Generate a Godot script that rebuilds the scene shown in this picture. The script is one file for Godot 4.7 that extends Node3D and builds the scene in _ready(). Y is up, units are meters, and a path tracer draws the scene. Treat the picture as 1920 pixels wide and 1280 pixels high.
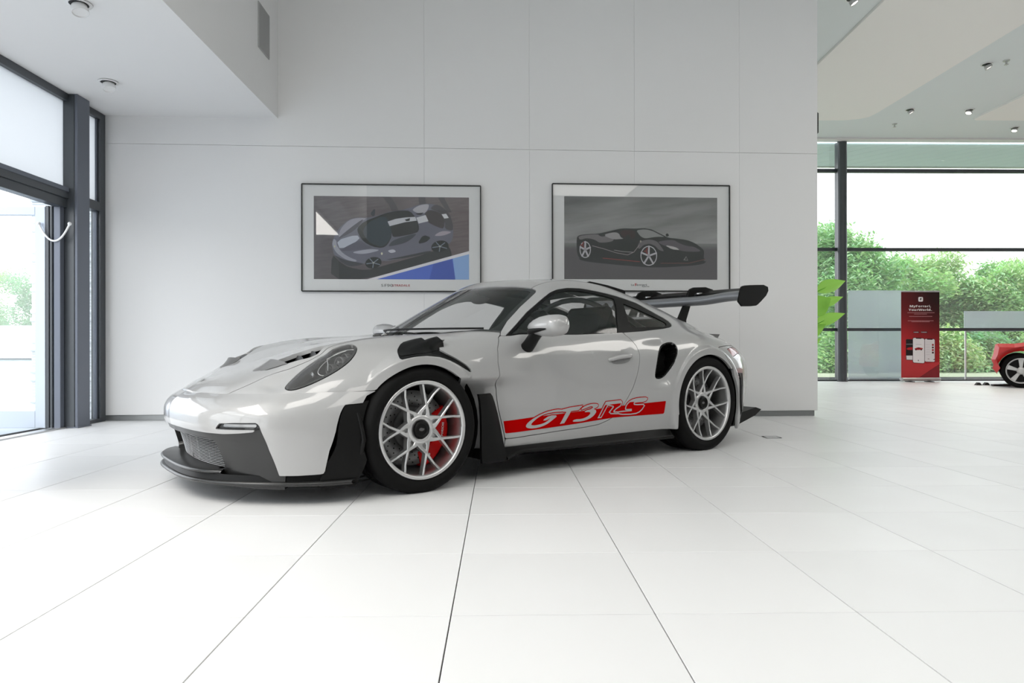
extends Node3D
# A car showroom: a light grey winged sports car on white tiles before a white wall with two framed pictures.
# World: x to the right along the back wall, y up, depth d into the picture is -z. Metres.

const FPX := 1285.3          # focal length in pixels of a 1920 x 1280 frame
const EYE := 0.7893

func _ready() -> void:
	var cam := Camera3D.new()
	cam.name = "camera"
	cam.near = 0.05
	cam.far = 300.0
	cam.projection = Camera3D.PROJECTION_FRUSTUM
	cam.size = 2.0 * cam.near * 640.0 / FPX
	cam.frustum_offset = Vector2(0, cam.near * 7.67 / FPX)
	cam.position = Vector3(0, EYE, 0)
	cam.basis = Basis(Vector3.UP, -0.0177) * Basis(Vector3(0, 0, 1), -0.00125)
	add_child(cam)
	cam.current = true
	var env := Environment.new()
	env.background_mode = Environment.BG_SKY
	var sky := Sky.new()
	var sm := ProceduralSkyMaterial.new()
	sm.sky_top_color = Color(0.95, 0.975, 1.0)
	sm.sky_horizon_color = Color(0.99, 0.995, 1.0)
	sm.sky_energy_multiplier = 1.45
	sm.ground_horizon_color = Color(0.75, 0.77, 0.77)
	sm.ground_bottom_color = Color(0.55, 0.56, 0.56)
	sm.ground_energy_multiplier = 0.8
	sm.sun_angle_max = 0.0
	sky.sky_material = sm
	env.sky = sky
	env.tonemap_mode = Environment.TONE_MAPPER_LINEAR
	env.tonemap_exposure = 1.5
	env.sdfgi_enabled = true
	env.ssao_enabled = true
	env.ssil_enabled = true
	var we := WorldEnvironment.new()
	we.name = "world_environment"
	we.environment = env
	add_child(we)
	# added fill light panels, unseen, over and behind the photographer
	for p in FILL_PANELS: ceiling_panel(p)
	materials()
	build_room()
	build_outside()
	build_car()
	build_things()

# added fill panels: x, depth, height, width, length, energy, label
const FILL_PANELS := [
	[-3.3, 1.7, 3.2, 0.9, 3.4, 9.0, "broad added fill light panel, unseen, in the lowered ceiling over the glazed bay"],
	[-0.9, -0.6, 5.19, 2.4, 2.4, 5.5, "square added fill light panel, unseen, on the hall ceiling behind the photographer, towards the left glazing"],
	[3.4, 0.6, 5.19, 2.4, 2.4, 2.2, "square added fill light panel, unseen, on the hall ceiling to the right of the photographer"],
	[3.4, -3.6, 5.19, 2.4, 2.4, 2.2, "rearmost square added fill light panel, unseen, on the hall ceiling"],
	[8.2, 5.0, 5.19, 2.4, 2.4, 5.0, "square added fill light panel, unseen, on the hall ceiling nearest the window wall"],
	[8.2, 0.5, 5.19, 2.4, 2.4, 3.0, "square added fill light panel, unseen, on the hall ceiling by the right wall"]]

# ---------------------------------------------------------------- helpers
class MB:
	var st := SurfaceTool.new()
	func _init(smooth := false) -> void:
		st.begin(Mesh.PRIMITIVE_TRIANGLES)
		st.set_smooth_group(0 if smooth else -1)
	func flat() -> void: st.set_smooth_group(-1)
	func smooth(g := 0) -> void: st.set_smooth_group(g)
	# corners counter-clockwise as seen from outside
	func tri(a: Vector3, b: Vector3, c: Vector3) -> void:
		st.add_vertex(a); st.add_vertex(c); st.add_vertex(b)
	func quad(a: Vector3, b: Vector3, c: Vector3, d: Vector3) -> void:
		tri(a, b, c); tri(a, c, d)
	func quv(a: Vector3, b: Vector3, c: Vector3, d: Vector3, r := Rect2(0, 0, 1, 1)) -> void:   # a bottom left, then counter-clockwise
		var p := [a, c, b, a, d, c]
		var e := r.position
		var f := r.end
		var t := [Vector2(e.x, f.y), Vector2(f.x, e.y), Vector2(f.x, f.y), Vector2(e.x, f.y), Vector2(e.x, e.y), Vector2(f.x, e.y)]
		for i in 6:
			st.set_uv(t[i]); st.add_vertex(p[i])
	func box(c: Vector3, s: Vector3, bev := 0.0, bs := Basis()) -> void:
		var h := s * 0.5
		var b: float = min(bev, min(h.x, min(h.y, h.z)) * 0.98)
		var P := func(x: float, y: float, z: float) -> Vector3: return c + bs * Vector3(x, y, z)
		flat()
		for ax in 3:
			for sg in [-1.0, 1.0]:
				var u := (ax + 1) % 3
				var w := (ax + 2) % 3
				var q := []
				for k in [[-1, -1], [1, -1], [1, 1], [-1, 1]]:
					var v := Vector3()
					v[ax] = sg * h[ax]; v[u] = k[0] * (h[u] - b) * sg; v[w] = k[1] * (h[w] - b)
					q.append(c + bs * v)
				quad(q[0], q[1], q[2], q[3])
		if b <= 0.0: return
		for ax in 3:
			var u := (ax + 1) % 3
			var w := (ax + 2) % 3
			for su in [-1.0, 1.0]:
				for sw in [-1.0, 1.0]:
					var q := []
					for k in [[-1, 0], [1, 0], [1, 1], [-1, 1]]:
						var v := Vector3()
						v[ax] = k[0] * (h[ax] - b) * su * sw
						v[u] = su * (h[u] if k[1] == 0 else h[u] - b)
						v[w] = sw * (h[w] - b if k[1] == 0 else h[w])
						q.append(c + bs * v)
					quad(q[3], q[2], q[1], q[0])
		for sx in [-1.0, 1.0]:
			for sy in [-1.0, 1.0]:
				for sz in [-1.0, 1.0]:
					var a: Vector3 = P.call(sx * h.x, sy * (h.y - b), sz * (h.z - b))
					var d: Vector3 = P.call(sx * (h.x - b), sy * h.y, sz * (h.z - b))
					var e: Vector3 = P.call(sx * (h.x - b), sy * (h.y - b), sz * h.z)
					if sx * sy * sz > 0: tri(a, d, e)
					else: tri(a, e, d)
	func tube(path: Array, rad, sides := 10, caps := true, sq := 1.0) -> void:   # sq squashes the second axis
		smooth(1)
		var n := path.size()
		var rings := []
		var up := Vector3.UP
		var t0: Vector3 = (path[1] - path[0]).normalized()
		if abs(t0.dot(up)) > 0.9: up = Vector3.RIGHT
		var nx := t0.cross(up).normalized()
		for i in n:
			var t: Vector3 = (path[min(i + 1, n - 1)] - path[max(i - 1, 0)]).normalized()
			nx = (nx - t * nx.dot(t)).normalized()
			var ny := t.cross(nx)
			var r: float = rad[i] if rad is Array else rad
			var ring := []
			for k in sides:
				var a := TAU * k / sides
				ring.append(path[i] + (nx * cos(a) + ny * sin(a) * sq) * r)
			rings.append(ring)
		for i in n - 1:
			for k in sides:
				var k2 := (k + 1) % sides
				quad(rings[i][k], rings[i][k2], rings[i + 1][k2], rings[i + 1][k])
		if caps:
			flat()
			for k in range(1, sides - 1):
				tri(rings[0][0], rings[0][k + 1], rings[0][k])
				tri(rings[n - 1][0], rings[n - 1][k], rings[n - 1][k + 1])
	func lathe(prof: Array, sides := 32, xf := Transform3D(), closed := false) -> void:   # profile of (radius, along z); outside is on the left of the way along
		var m := prof.size()
		for i in (m if closed else m - 1):
			var p: Vector2 = prof[i]
			var q: Vector2 = prof[(i + 1) % m]
			for k in sides:
				var a := TAU * k / sides
				var b := TAU * (k + 1) / sides
				var ca := cos(a); var sa := sin(a); var cb := cos(b); var sb := sin(b)
				var A := xf * Vector3(p.x * ca, p.x * sa, p.y)
				var B := xf * Vector3(p.x * cb, p.x * sb, p.y)
				var C := xf * Vector3(q.x * cb, q.x * sb, q.y)
				var D := xf * Vector3(q.x * ca, q.x * sa, q.y)
				if p.x < 1e-6: tri(A, C, D)
				elif q.x < 1e-6: tri(A, B, C)
				else: quad(A, B, C, D)
	# a flat polygon given thickness: points in the xy plane of xf, from z = 0 to z = depth, edges chamfered by bev at the top
	func slab(poly: PackedVector2Array, depth: float, xf := Transform3D(), bev := 0.0) -> void:
		var p := poly.duplicate()
		if Geometry2D.is_polygon_clockwise(p): p.reverse()
		flat()
		var n := p.size()
		var top := p
		if bev > 0.0:
			top = PackedVector2Array()
			for i in n:
				var a := p[(i - 1 + n) % n]; var b := p[i]; var c := p[(i + 1) % n]
				var e1 := (b - a).normalized(); var e2 := (c - b).normalized()
				var n1 := Vector2(-e1.y, e1.x); var n2 := Vector2(-e2.y, e2.x)
				var m := n1 + n2
				top.append(b + m * (bev / max(0.35, 1.0 + n1.dot(n2))))
		var zb := depth - bev * signf(depth)
		var fl := depth < 0.0
		for i in n:
			var j := (i + 1) % n
			_q(fl, xf * Vector3(p[i].x, p[i].y, 0), xf * Vector3(p[j].x, p[j].y, 0), xf * Vector3(p[j].x, p[j].y, zb), xf * Vector3(p[i].x, p[i].y, zb))
			if bev > 0.0: _q(fl, xf * Vector3(p[i].x, p[i].y, zb), xf * Vector3(p[j].x, p[j].y, zb), xf * Vector3(top[j].x, top[j].y, depth), xf * Vector3(top[i].x, top[i].y, depth))
		var ix := Geometry2D.triangulate_polygon(p)
		for k in range(0, ix.size(), 3):
			var A := ix[k]; var B := ix[k + 1]; var C := ix[k + 2]
			if (p[B] - p[A]).cross(p[C] - p[A]) < 0:
				var t := B; B = C; C = t
			if fl:
				var t2 := B; B = C; C = t2
			tri(xf * Vector3(top[A].x, top[A].y, depth), xf * Vector3(top[B].x, top[B].y, depth), xf * Vector3(top[C].x, top[C].y, depth))
			tri(xf * Vector3(p[A].x, p[A].y, 0), xf * Vector3(p[C].x, p[C].y, 0), xf * Vector3(p[B].x, p[B].y, 0))
	func _q(fl: bool, a: Vector3, b: Vector3, c: Vector3, d: Vector3) -> void:
		if fl: quad(a, d, c, b)
		else: quad(a, b, c, d)
	# a grid of points, rows x columns; outside where (next column) x (next row) points
	func sheet(g: Array, flip := false) -> void:
		smooth(1)
		for i in g.size() - 1:
			for j in g[i].size() - 1:
				if flip: quad(g[i][j], g[i + 1][j], g[i + 1][j + 1], g[i][j + 1])
				else: quad(g[i][j], g[i][j + 1], g[i + 1][j + 1], g[i + 1][j])
	func ball(c: Vector3, r: Vector3, nu := 14, nv := 8) -> void:
		smooth(1)
		for i in nv:
			for k in nu:
				var P := func(a: int, b: int) -> Vector3:
					var th := -PI / 2 + PI * a / nv
					var ph := TAU * b / nu
					return c + Vector3(cos(th) * cos(ph) * r.x, sin(th) * r.y, -cos(th) * sin(ph) * r.z)
				var A: Vector3 = P.call(i, k); var B: Vector3 = P.call(i, k + 1); var C: Vector3 = P.call(i + 1, k + 1); var D: Vector3 = P.call(i + 1, k)
				if i == 0: tri(A, C, D)
				elif i == nv - 1: tri(A, B, C)
				else: quad(A, B, C, D)
	func mesh(normals := true) -> ArrayMesh:
		if normals: st.generate_normals()
		st.index()
		return st.commit()

func obj(called: String, m, mt: Material, parent: Node = self, at := Vector3.ZERO) -> MeshInstance3D:
	var o := MeshInstance3D.new()
	o.name = called
	o.mesh = m.mesh() if m is MB else m
	o.material_override = mt
	o.position = at
	parent.add_child(o, true)
	return o

func thing(called: String, label: String, category: String, at := Vector3.ZERO, turn := 0.0, group := "") -> Node3D:
	var o := Node3D.new()
	o.name = called
	o.position = at
	o.rotation.y = turn
	add_child(o, true)
	tag(o, label, category, group)
	return o

func tag(o: Node, label: String, category: String, group := "") -> void:
	o.set_meta("label", label)
	o.set_meta("category", category)
	if group: o.set_meta("group", group)

func struct(called: String, m, mt: Material, label: String, category: String, parent: Node = self) -> MeshInstance3D:
	var o := obj(called, m, mt, parent)
	o.set_meta("kind", "structure")
	if parent == self: tag(o, label, category)
	return o

func stuff(o: Node) -> Node:
	o.set_meta("kind", "stuff")
	return o

func W(x: float, y: float, d: float) -> Vector3: return Vector3(x, y, -d)

func mb_box(c: Vector3, s: Vector3, bev := 0.0) -> MB:
	var m := MB.new()
	m.box(c, s, bev)
	return m

func mat(c: Color, rough := 0.6, metal := 0.0, spec := 0.5) -> StandardMaterial3D:
	var m := StandardMaterial3D.new()
	m.albedo_color = c
	m.roughness = rough
	m.metallic = metal
	m.metallic_specular = spec
	return m

func lin(r: float, g: float, b: float) -> Color: return Color(r, g, b).linear_to_srgb()
func grey(v: float) -> Color: return Color(v, v, v).linear_to_srgb()

func noise_tex(freq: float, size := 256, lo := Color.BLACK, hi := Color.WHITE, sd := 1, normal := false, oct := 4) -> NoiseTexture2D:
	var n := FastNoiseLite.new()
	n.seed = sd
	n.frequency = freq
	n.fractal_octaves = oct
	var t := NoiseTexture2D.new()
	t.width = size
	t.height = size
	t.seamless = true
	t.noise = n
	if normal:
		t.as_normal_map = true
		t.bump_strength = 2.0
	else:
		var g := Gradient.new()
		g.set_color(0, lo)
		g.set_color(1, hi)
		t.color_ramp = g
	return t

var M := {}
func materials() -> void:
	M.wall = mat(grey(0.80), 0.7, 0, 0.3)
	M.wall_side = mat(grey(0.78), 0.75, 0, 0.3)
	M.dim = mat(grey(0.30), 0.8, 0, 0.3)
	M.ceil = mat(lin(0.76, 0.81, 0.82), 0.85, 0, 0.2)
	M.soffit = mat(grey(0.82), 0.85, 0, 0.2)
	M.island = mat(lin(0.90, 0.89, 0.87), 0.85, 0, 0.2)
	M.joint = mat(grey(0.035), 0.9, 0, 0.2)
	M.tile = []
	for v in [0.735, 0.75, 0.765]:
		var t := mat(grey(v), 0.34, 0, 0.5)
		t.roughness_texture = noise_tex(0.012, 256, Color(0.80, 0.80, 0.80), Color(1, 1, 1), 7)
		t.roughness = 0.42
		t.uv1_triplanar = true
		t.uv1_scale = Vector3(0.7, 0.7, 0.7)
		M.tile.append(t)
	M.steel = mat(lin(0.045, 0.052, 0.06), 0.38, 0.0, 0.6)
	M.steel_light = mat(lin(0.14, 0.155, 0.19), 0.42, 0.2, 0.5)
	M.alu = mat(grey(0.55), 0.35, 0.9)
	M.skirt = mat(lin(0.30, 0.31, 0.31), 0.4, 0.7)
	M.glass = mat(Color(0.93, 0.98, 0.96, 0.06), 0.0)
	M.glass.transparency = BaseMaterial3D.TRANSPARENCY_ALPHA
	M.frost = mat(lin(0.80, 0.83, 0.86), 0.9, 0, 0.2)
	M.frost.backlight_enabled = true
	M.frost.backlight = Color(1, 1, 1)
	M.black = mat(grey(0.012), 0.45)
	M.white = mat(grey(0.82), 0.45)
	M.rubber = mat(grey(0.005), 0.7, 0, 0.25)
	M.lamp = mat(Color(1, 1, 1), 0.5)
	M.lamp.emission_enabled = true
	M.lamp.emission = Color(1, 0.98, 0.94)
	M.lamp.emission_energy_multiplier = 2.2

func ceiling_panel(p: Array) -> void:  # added fill light: glowing panel with an area light, no fixture of the hall
	var t := thing("added_fill_panel", p[6], "light", W(p[0], p[2], p[1]))
	var em := StandardMaterial3D.new()
	em.albedo_color = Color(1, 1, 1)
	em.emission_enabled = true
	em.emission = Color(1, 0.985, 0.96)
	em.emission_energy_multiplier = 1.0
	obj("frame", mb_box(Vector3(0, -0.01, 0), Vector3(p[3] + 0.06, 0.04, p[4] + 0.06), 0.005), mat(grey(0.7), 0.5), t)
	obj("diffuser", mb_box(Vector3(0, -0.04, 0), Vector3(p[3], 0.02, p[4]), 0.004), em, t)
	var l := AreaLight3D.new()
	l.name = "added_fill_light"
	l.area_size = Vector2(p[3], p[4])
	l.light_energy = p[5]
	l.light_color = Color(1, 0.985, 0.96)
	l.area_range = 40.0
	l.shadow_enabled = true
	l.rotation.x = -PI / 2
	l.position = Vector3(0, -0.06, 0)
	t.add_child(l)

# ---------------------------------------------------------------- the room
const CEIL := 5.24
const WLX := -4.174
const WRX := 3.55
func wall_d(x: float) -> float: return 7.30 + (x - WLX) * 0.0385     # depth of the back wall's face

func build_room() -> void:
	# floor: a dark bed, tiles on it
	var fl := struct("floor", mb_box(W(6.0, -0.06, 4.5), Vector3(21.0, 0.1, 25.0)), M.joint, "floor of large white glossy tiles with dark joints", "floor")
	var tm := MB.new()
	tm.box(Vector3(0, -0.005, 0), Vector3(0.5962, 0.03, 0.5975), 0.0008)
	var tile := tm.mesh()
	var cells := []
	for i in range(-7, 27):
		for k in range(-16, 22):
			var c := Vector2(-0.1442 + 0.6 * (i + 0.5), 2.0075 + 0.6 * (k + 0.5))
			var seen: bool = c.y > 0.9 and abs(c.x) < 0.78 * c.y + 0.35 and c.x > -4.5
			if c.y > wall_d(c.x) + 0.3 and c.x < WRX - 0.3: seen = false
			cells.append([c.length() if seen else 1000.0 + c.length(), c, seen])
	cells.sort_custom(func(a, b): return a[0] < b[0])
	var rest := MB.new()
	var rng := RandomNumberGenerator.new()
	rng.seed = 5
	var made := 0
	for e in cells:
		var c: Vector2 = e[1]
		if c.x < WLX - 0.25 or c.y > 15.2: continue
		if e[2] and made < 290:
			var o := obj("tile", tile, M.tile[rng.randi() % 3], fl, W(c.x, 0, c.y))
			o.position.y = -0.0101 + rng.randf() * 0.0003
			made += 1
		else:
			rest.box(W(c.x, -0.015, c.y), Vector3(0.5962, 0.03, 0.5975))
	stuff(obj("tile_field", rest, M.tile[1], fl))
	# back wall, of panels with hairline joints, on a metal skirting
	var ang := atan2(0.0385, 1.0)
	var wl := thing("wall_back", "tall white panelled wall behind the car that holds both pictures", "wall", W(WLX, 0, 7.30), ang)
	wl.set_meta("kind", "structure")
	var wlen := (WRX - WLX) / cos(ang)
	obj("core", mb_box(Vector3(wlen / 2, CEIL / 2 + 0.03, -0.135), Vector3(wlen, CEIL - 0.06, 0.25)), M.wall, wl)
	var xs := [0.0, 3.36, 4.50, 5.66, 6.84, wlen]
	for i in 5:
		for r in [[0.062, 2.925], [2.927, CEIL]]:
			obj("panel", mb_box(Vector3((xs[i] + xs[i + 1]) / 2, (r[0] + r[1]) / 2, -0.005), Vector3(xs[i + 1] - xs[i] - 0.0012, r[1] - r[0] - 0.0012, 0.01), 0.0012), M.wall, wl)
	var sk := thing("baseboard_back", "brushed metal skirting strip along the foot of the white wall", "skirting", W(WLX, 0, 7.30), ang)
	sk.set_meta("kind", "structure")
	var sx := [0.0, 2.4, 4.8, 6.9, wlen - 0.025]
	for i in 4:
		obj("strip", mb_box(Vector3((sx[i] + sx[i + 1]) / 2, 0.03, -0.03), Vector3(sx[i + 1] - sx[i] - 0.003, 0.058, 0.02), 0.002), M.skirt, sk)
	# lowered ceiling over the left bay and its tall face
	var sf := MB.new()
	sf.box(W(-3.31, 4.23, 3.3), Vector3(1.88, 2.02, 8.4))
	struct("ceiling_left", sf, M.soffit, "lowered white ceiling box over the glazed left bay", "ceiling")
	struct("ceiling", mb_box(W(6.0, CEIL + 0.15, 3.4), Vector3(21.0, 0.3, 23.0)), M.ceil, "pale blue grey hall ceiling high on the right", "ceiling")
	# cream islands hung a little below the hall ceiling
	var isl := func(pts: Array) -> void:
		var pg := PackedVector2Array()
		for q in pts: pg.append(Vector2(q[0], -q[1]))
		var m := MB.new()
		m.slab(pg, 0.05, Transform3D(Basis(Vector3(1, 0, 0), Vector3(0, 0, 1), Vector3(0, -1, 0)), Vector3(0, CEIL + 0.01, 0)), 0.004)
		var o := obj("ceiling_panel", m, M.island)
		tag(o, "broad cream ceiling panel with a rounded corner, slanting across from the wall end" if pts.size() > 8 else "smaller cream ceiling panel at the right edge, above the row of spotlights", "ceiling panel")
		o.set_meta("kind", "structure")
	isl.call([[3.0, 12.05], [3.0, 13.36], [6.22, 13.36], [6.75, 13.34], [7.02, 13.26], [7.15, 13.13], [7.18, 12.9], [7.23, 5.5], [4.86, 5.5], [4.93, 8.68], [5.01, 10.77]])
	isl.call([[9.36, 13.31], [9.28, 13.25], [9.27, 13.1], [9.30, 11.99], [9.32, 6.0], [12.2, 6.0], [12.2, 13.31]])
	struct("trim_ceiling", mb_box(W(9.9, CEIL - 0.005, 14.66), Vector3(13.2, 0.05, 0.16), 0.004), M.white, "thin white edge strip where the hall ceiling meets the window head", "trim")
	# closing walls of the hall
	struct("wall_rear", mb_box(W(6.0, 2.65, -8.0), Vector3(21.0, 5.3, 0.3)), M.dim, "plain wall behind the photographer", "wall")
	struct("wall_right", mb_box(W(16.4, 2.65, 3.4), Vector3(0.3, 5.3, 23.0)), M.wall_side, "plain wall closing the hall on the right", "wall")
	struct("wall_side", mb_box(W(3.40, 2.65, 11.35), Vector3(0.25, 5.3, 7.2)), M.wall, "white side wall running back from the wall end", "wall")
	struct("wall_corner", mb_box(W(-3.02, 2.65, 3.45), Vector3(0.6, 5.3, 0.4), 0.004), M.wall, "pale wall edge cut by the frame on the left", "wall")
	left_glazing()
	right_glazing()
	# air grille in the face of the lowered ceiling
	var g := thing("air_grille", "pale grey slatted air grille high in the face of the lowered ceiling", "grille", W(-2.366, 3.95, 6.925))
	obj("frame", mb_box(Vector3(0, 0, 0), Vector3(0.012, 0.45, 0.32), 0.003), mat(grey(0.45), 0.6), g)
	for k in 20: obj("slat", mb_box(Vector3(0.007, 0, -0.145 + 0.0153 * k), Vector3(0.006, 0.43, 0.008), 0.001), mat(grey(0.4), 0.6), g)
	for s in [[-3.597, 6.368, "white round eyeball spotlight in the lowered ceiling, nearer the wall", 0.5], [-2.979, 4.91, "white round eyeball spotlight in the lowered ceiling, cut by the upper edge of the picture", 0.4]]:
		spot(Vector3(s[0], 3.215, -s[1]), s[2], 0.25, false)
	var names := ["tilted silver ceiling spotlight beside a sprinkler head", "tilted silver ceiling spotlight just right of the broad cream panel corner", "lit ceiling spotlight facing the camera, left of the small cream panel", "lit ceiling spotlight under the small cream panel at the right edge", "tilted silver ceiling spotlight cut by the upper edge, above the cream panel"]
	var q := [[7.72, 10.73, 0.5], [7.75, 12.82, 0.5], [8.90, 12.83, -0.45], [10.56, 13.87, -0.3], [4.53, 8.73, 0.5]]
	for i in 5: spot(W(q[i][0], CEIL - 0.002, q[i][1]), names[i], q[i][2], true)
	for e in [[7.93, 10.59, "small sprinkler head beside the largest tilted ceiling spotlight"], [7.95, 13.66, "small sprinkler head below the pair of ceiling spotlights, near the window head"]]:
		var sp := thing("sprinkler_head", e[2], "sprinkler", W(e[0], CEIL - 0.001, e[1]))
		var m := MB.new()
		m.lathe([Vector2(0.0, -0.012), Vector2(0.045, -0.012), Vector2(0.05, 0.0)], 16, Transform3D(Basis(Vector3(1, 0, 0), PI / 2 * -1), Vector3.ZERO))
		m.tube([Vector3(0, -0.005, 0), Vector3(0, -0.06, 0)], 0.014, 8)
		obj("body", m, M.alu, sp)
		obj("deflector", mb_box(Vector3(0, -0.065, 0), Vector3(0.05, 0.006, 0.05), 0.002), M.alu, sp)
	# black loudspeaker fixed behind the wall end
	var ls := thing("wall_speaker", "small black speaker peeking out past the wall end up high", "speaker", W(3.565, 3.17, 7.72))
	obj("cabinet", mb_box(Vector3(0.0, 0.12, 0), Vector3(0.05, 0.24, 0.16), 0.012), M.black, ls)
	obj("bracket", mb_box(Vector3(-0.02, 0.12, 0.02), Vector3(0.03, 0.05, 0.05), 0.004), M.steel, ls)

func spot(at: Vector3, label: String, tilt: float, lit: bool) -> void:
	var s := thing("ceiling_spotlight", label, "spotlight", at, 0.0, "recessed ceiling spotlights")
	var dn := Transform3D(Basis(Vector3(1, 0, 0), PI / 2), Vector3.ZERO)      # profile z becomes down
	var m := MB.new(true)
	m.lathe([Vector2(0.062, 0.0), Vector2(0.085, 0.0), Vector2(0.084, 0.006), Vector2(0.064, 0.006)], 28, dn)
	obj("trim_ring", m, M.white, s)
	var w := MB.new(true)
	w.lathe([Vector2(0.066, 0.004), Vector2(0.0, 0.0041)], 28, dn)
	obj("recess", w, M.black, s)
	var hx := Transform3D(Basis(Vector3(0, 0, 1), tilt) * Basis(Vector3(1, 0, 0), PI / 2 - 0.15), Vector3(0, -0.008, 0))
	var h := MB.new(true)
	h.lathe([Vector2(0.0, -0.002), Vector2(0.03, 0.0), Vector2(0.05, 0.012), Vector2(0.056, 0.05), Vector2(0.056, 0.066), Vector2(0.05, 0.066), Vector2(0.046, 0.05)], 28, hx)
	obj("housing", h, M.alu if lit else M.white, s)
	var l := MB.new(true)
	l.lathe([Vector2(0.049, 0.058), Vector2(0.0, 0.0581)], 28, hx)
	obj("lens", l, M.lamp if lit else M.white, s)
	if lit:
		var sl := SpotLight3D.new()
		sl.name = "spot_light"
		sl.light_energy = 3.0
		sl.light_color = Color(1, 0.97, 0.92)
		sl.light_size = 0.045
		sl.spot_range = 30.0
		sl.spot_attenuation = 2.0
		sl.spot_angle = 42.0
		sl.shadow_enabled = true
		sl.transform = Transform3D(hx.basis * Basis(Vector3(1, 0, 0), PI), hx * Vector3(0, 0, 0.075))
		s.add_child(sl)

func bar(m: MB, a: Vector3, b: Vector3, bev := 0.003) -> void:      # a box between two corners
	m.box((a + b) / 2, (b - a).abs(), bev)

func left_glazing() -> void:
	var X := WLX - 0.03
	# framed panes: upper frosted, lower clear, and the doorway; d runs from the wall corner towards the viewer
	var w1 := thing("window_1", "narrow glazed bay with dark frame beside the wall corner, frosted pane above a clear one", "window", W(X, 0, 7.1))
	w1.set_meta("kind", "structure")
	var f := MB.new()
	bar(f, W(0.05, 0, 0.11), W(-0.05, 3.22, 0.20))
	bar(f, W(0.05, 0, -0.24), W(-0.05, 3.22, -0.18))
	bar(f, W(0.05, 3.15, -0.2), W(-0.05, 3.22, 0.12))
	bar(f, W(0.05, 2.19, -0.2), W(-0.05, 2.285, 0.12))
	bar(f, W(0.05, 0, -0.2), W(-0.05, 0.035, 0.12))
	obj("frame", f, M.steel, w1)
	var b := MB.new()
	for r in [[0.035, 2.19], [2.285, 3.15]]:
		bar(b, W(0.02, r[0], 0.09), W(-0.02, r[1], 0.12), 0.002)
		bar(b, W(0.02, r[0], -0.19), W(-0.02, r[1], -0.175), 0.002)
	obj("glazing_bead", b, M.steel_light, w1)
	obj("frosted_pane", mb_box(W(0, 2.72, -0.04), Vector3(0.008, 0.86, 0.30)), M.frost, w1)
	obj("pane", mb_box(W(0, 1.11, -0.04), Vector3(0.006, 2.15, 0.30)), M.glass, w1)
	# steel post
	var p := thing("steel_post", "dark square steel post standing between the doorway and the narrow bay", "post", W(X + 0.06, 0, 6.78))
	p.set_meta("kind", "structure")
	obj("shaft", mb_box(Vector3(0, 1.61, 0), Vector3(0.15, 3.22, 0.2), 0.004), M.steel_light, p)
	obj("face_plate", mb_box(Vector3(-0.012, 1.61, 0.103), Vector3(0.12, 3.2, 0.012), 0.002), M.steel, p)
	obj("base_plate", mb_box(Vector3(0, 0.006, 0), Vector3(0.17, 0.012, 0.22), 0.002), M.steel_light, p)
	# doorway bay with frosted fanlight
	var w2 := thing("window_2", "wide frosted fanlight in a dark frame above the open glass door", "window", W(X, 0, 5.0))
	w2.set_meta("kind", "structure")
	var g := MB.new()
	bar(g, W(0.05, 3.15, -1.5), W(-0.05, 3.22, 1.68))
	bar(g, W(0.06, 2.205, -1.5), W(-0.05, 2.285, 1.68))
	bar(g, W(0.045, 2.12, -1.5), W(-0.05, 2.205, 1.68))
	bar(g, W(0.05, 0, -1.6), W(-0.05, 3.22, -1.5))
	obj("frame", g, M.steel, w2)
	var g2 := MB.new()
	bar(g2, W(0.07, 2.27, -1.5), W(0.045, 2.31, 1.66))
	bar(g2, W(0.02, 0.0, 1.6), W(-0.04, 2.12, 1.66))
	obj("glazing_bead", g2, M.steel_light, w2)
	obj("frosted_pane", mb_box(W(0, 2.72, 0.09), Vector3(0.008, 0.87, 3.2)), M.frost, w2)
	obj("threshold", mb_box(W(-0.01, 0.006, 0.1), Vector3(0.09, 0.014, 3.2), 0.002), M.alu, w2)
	# further frosted bay towards the viewer, out of the frame
	for k in 3:
		var d0 := 3.3 - 2.6 * k
		var wn := thing("window_%d" % (k + 5), "tall glazed bay of the left wall beyond the frame", "window", W(X, 0, d0 - 1.25))
		wn.set_meta("kind", "structure")
		var h := MB.new()
		bar(h, W(0.05, 0, -1.3), W(-0.05, 5.2 if k > 0 else 3.22, -1.2))
		for y in ([0.0, 2.12, 3.14] if k == 0 else [0.0, 2.12, 3.6, 5.1]): bar(h, W(0.05, y, -1.25), W(-0.05, y + 0.09, 1.35))
		obj("frame", h, M.steel, wn)
		obj("pane", mb_box(W(0, 1.6 if k == 0 else 2.6, 0), Vector3(0.006, 3.1 if k == 0 else 5.1, 2.5)), M.glass, wn)
	struct("wall_left", mb_box(W(X, 2.65, -6.2), Vector3(0.3, 5.3, 3.4)), M.wall_side, "plain end of the left wall behind the photographer", "wall")
	struct("wall_left_upper", mb_box(W(X - 0.1, 4.25, 4.2), Vector3(0.2, 2.05, 6.6)), M.wall_side, "plain wall above the left glazing", "wall")
	# the open door leaf, swung outside
	var d := thing("door_1", "open glass door leaf in a pale metal frame, hinged on the steel post", "door", W(-4.26, 0, 6.62))
	d.set_meta("kind", "structure")
	var pale := mat(lin(0.50, 0.55, 0.62), 0.4, 0.3)
	var l := MB.new()
	bar(l, Vector3(-0.155, 0.012, -0.03), Vector3(-0.06, 2.115, 0.03))
	bar(l, Vector3(-1.02, 0.012, -0.03), Vector3(-0.92, 2.115, 0.03))
	bar(l, Vector3(-0.92, 2.035, -0.03), Vector3(-0.155, 2.115, 0.03))
	bar(l, Vector3(-0.92, 0.012, -0.03), Vector3(-0.155, 0.175, 0.03))
	obj("frame", l, pale, d)
	var e := MB.new()
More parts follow.
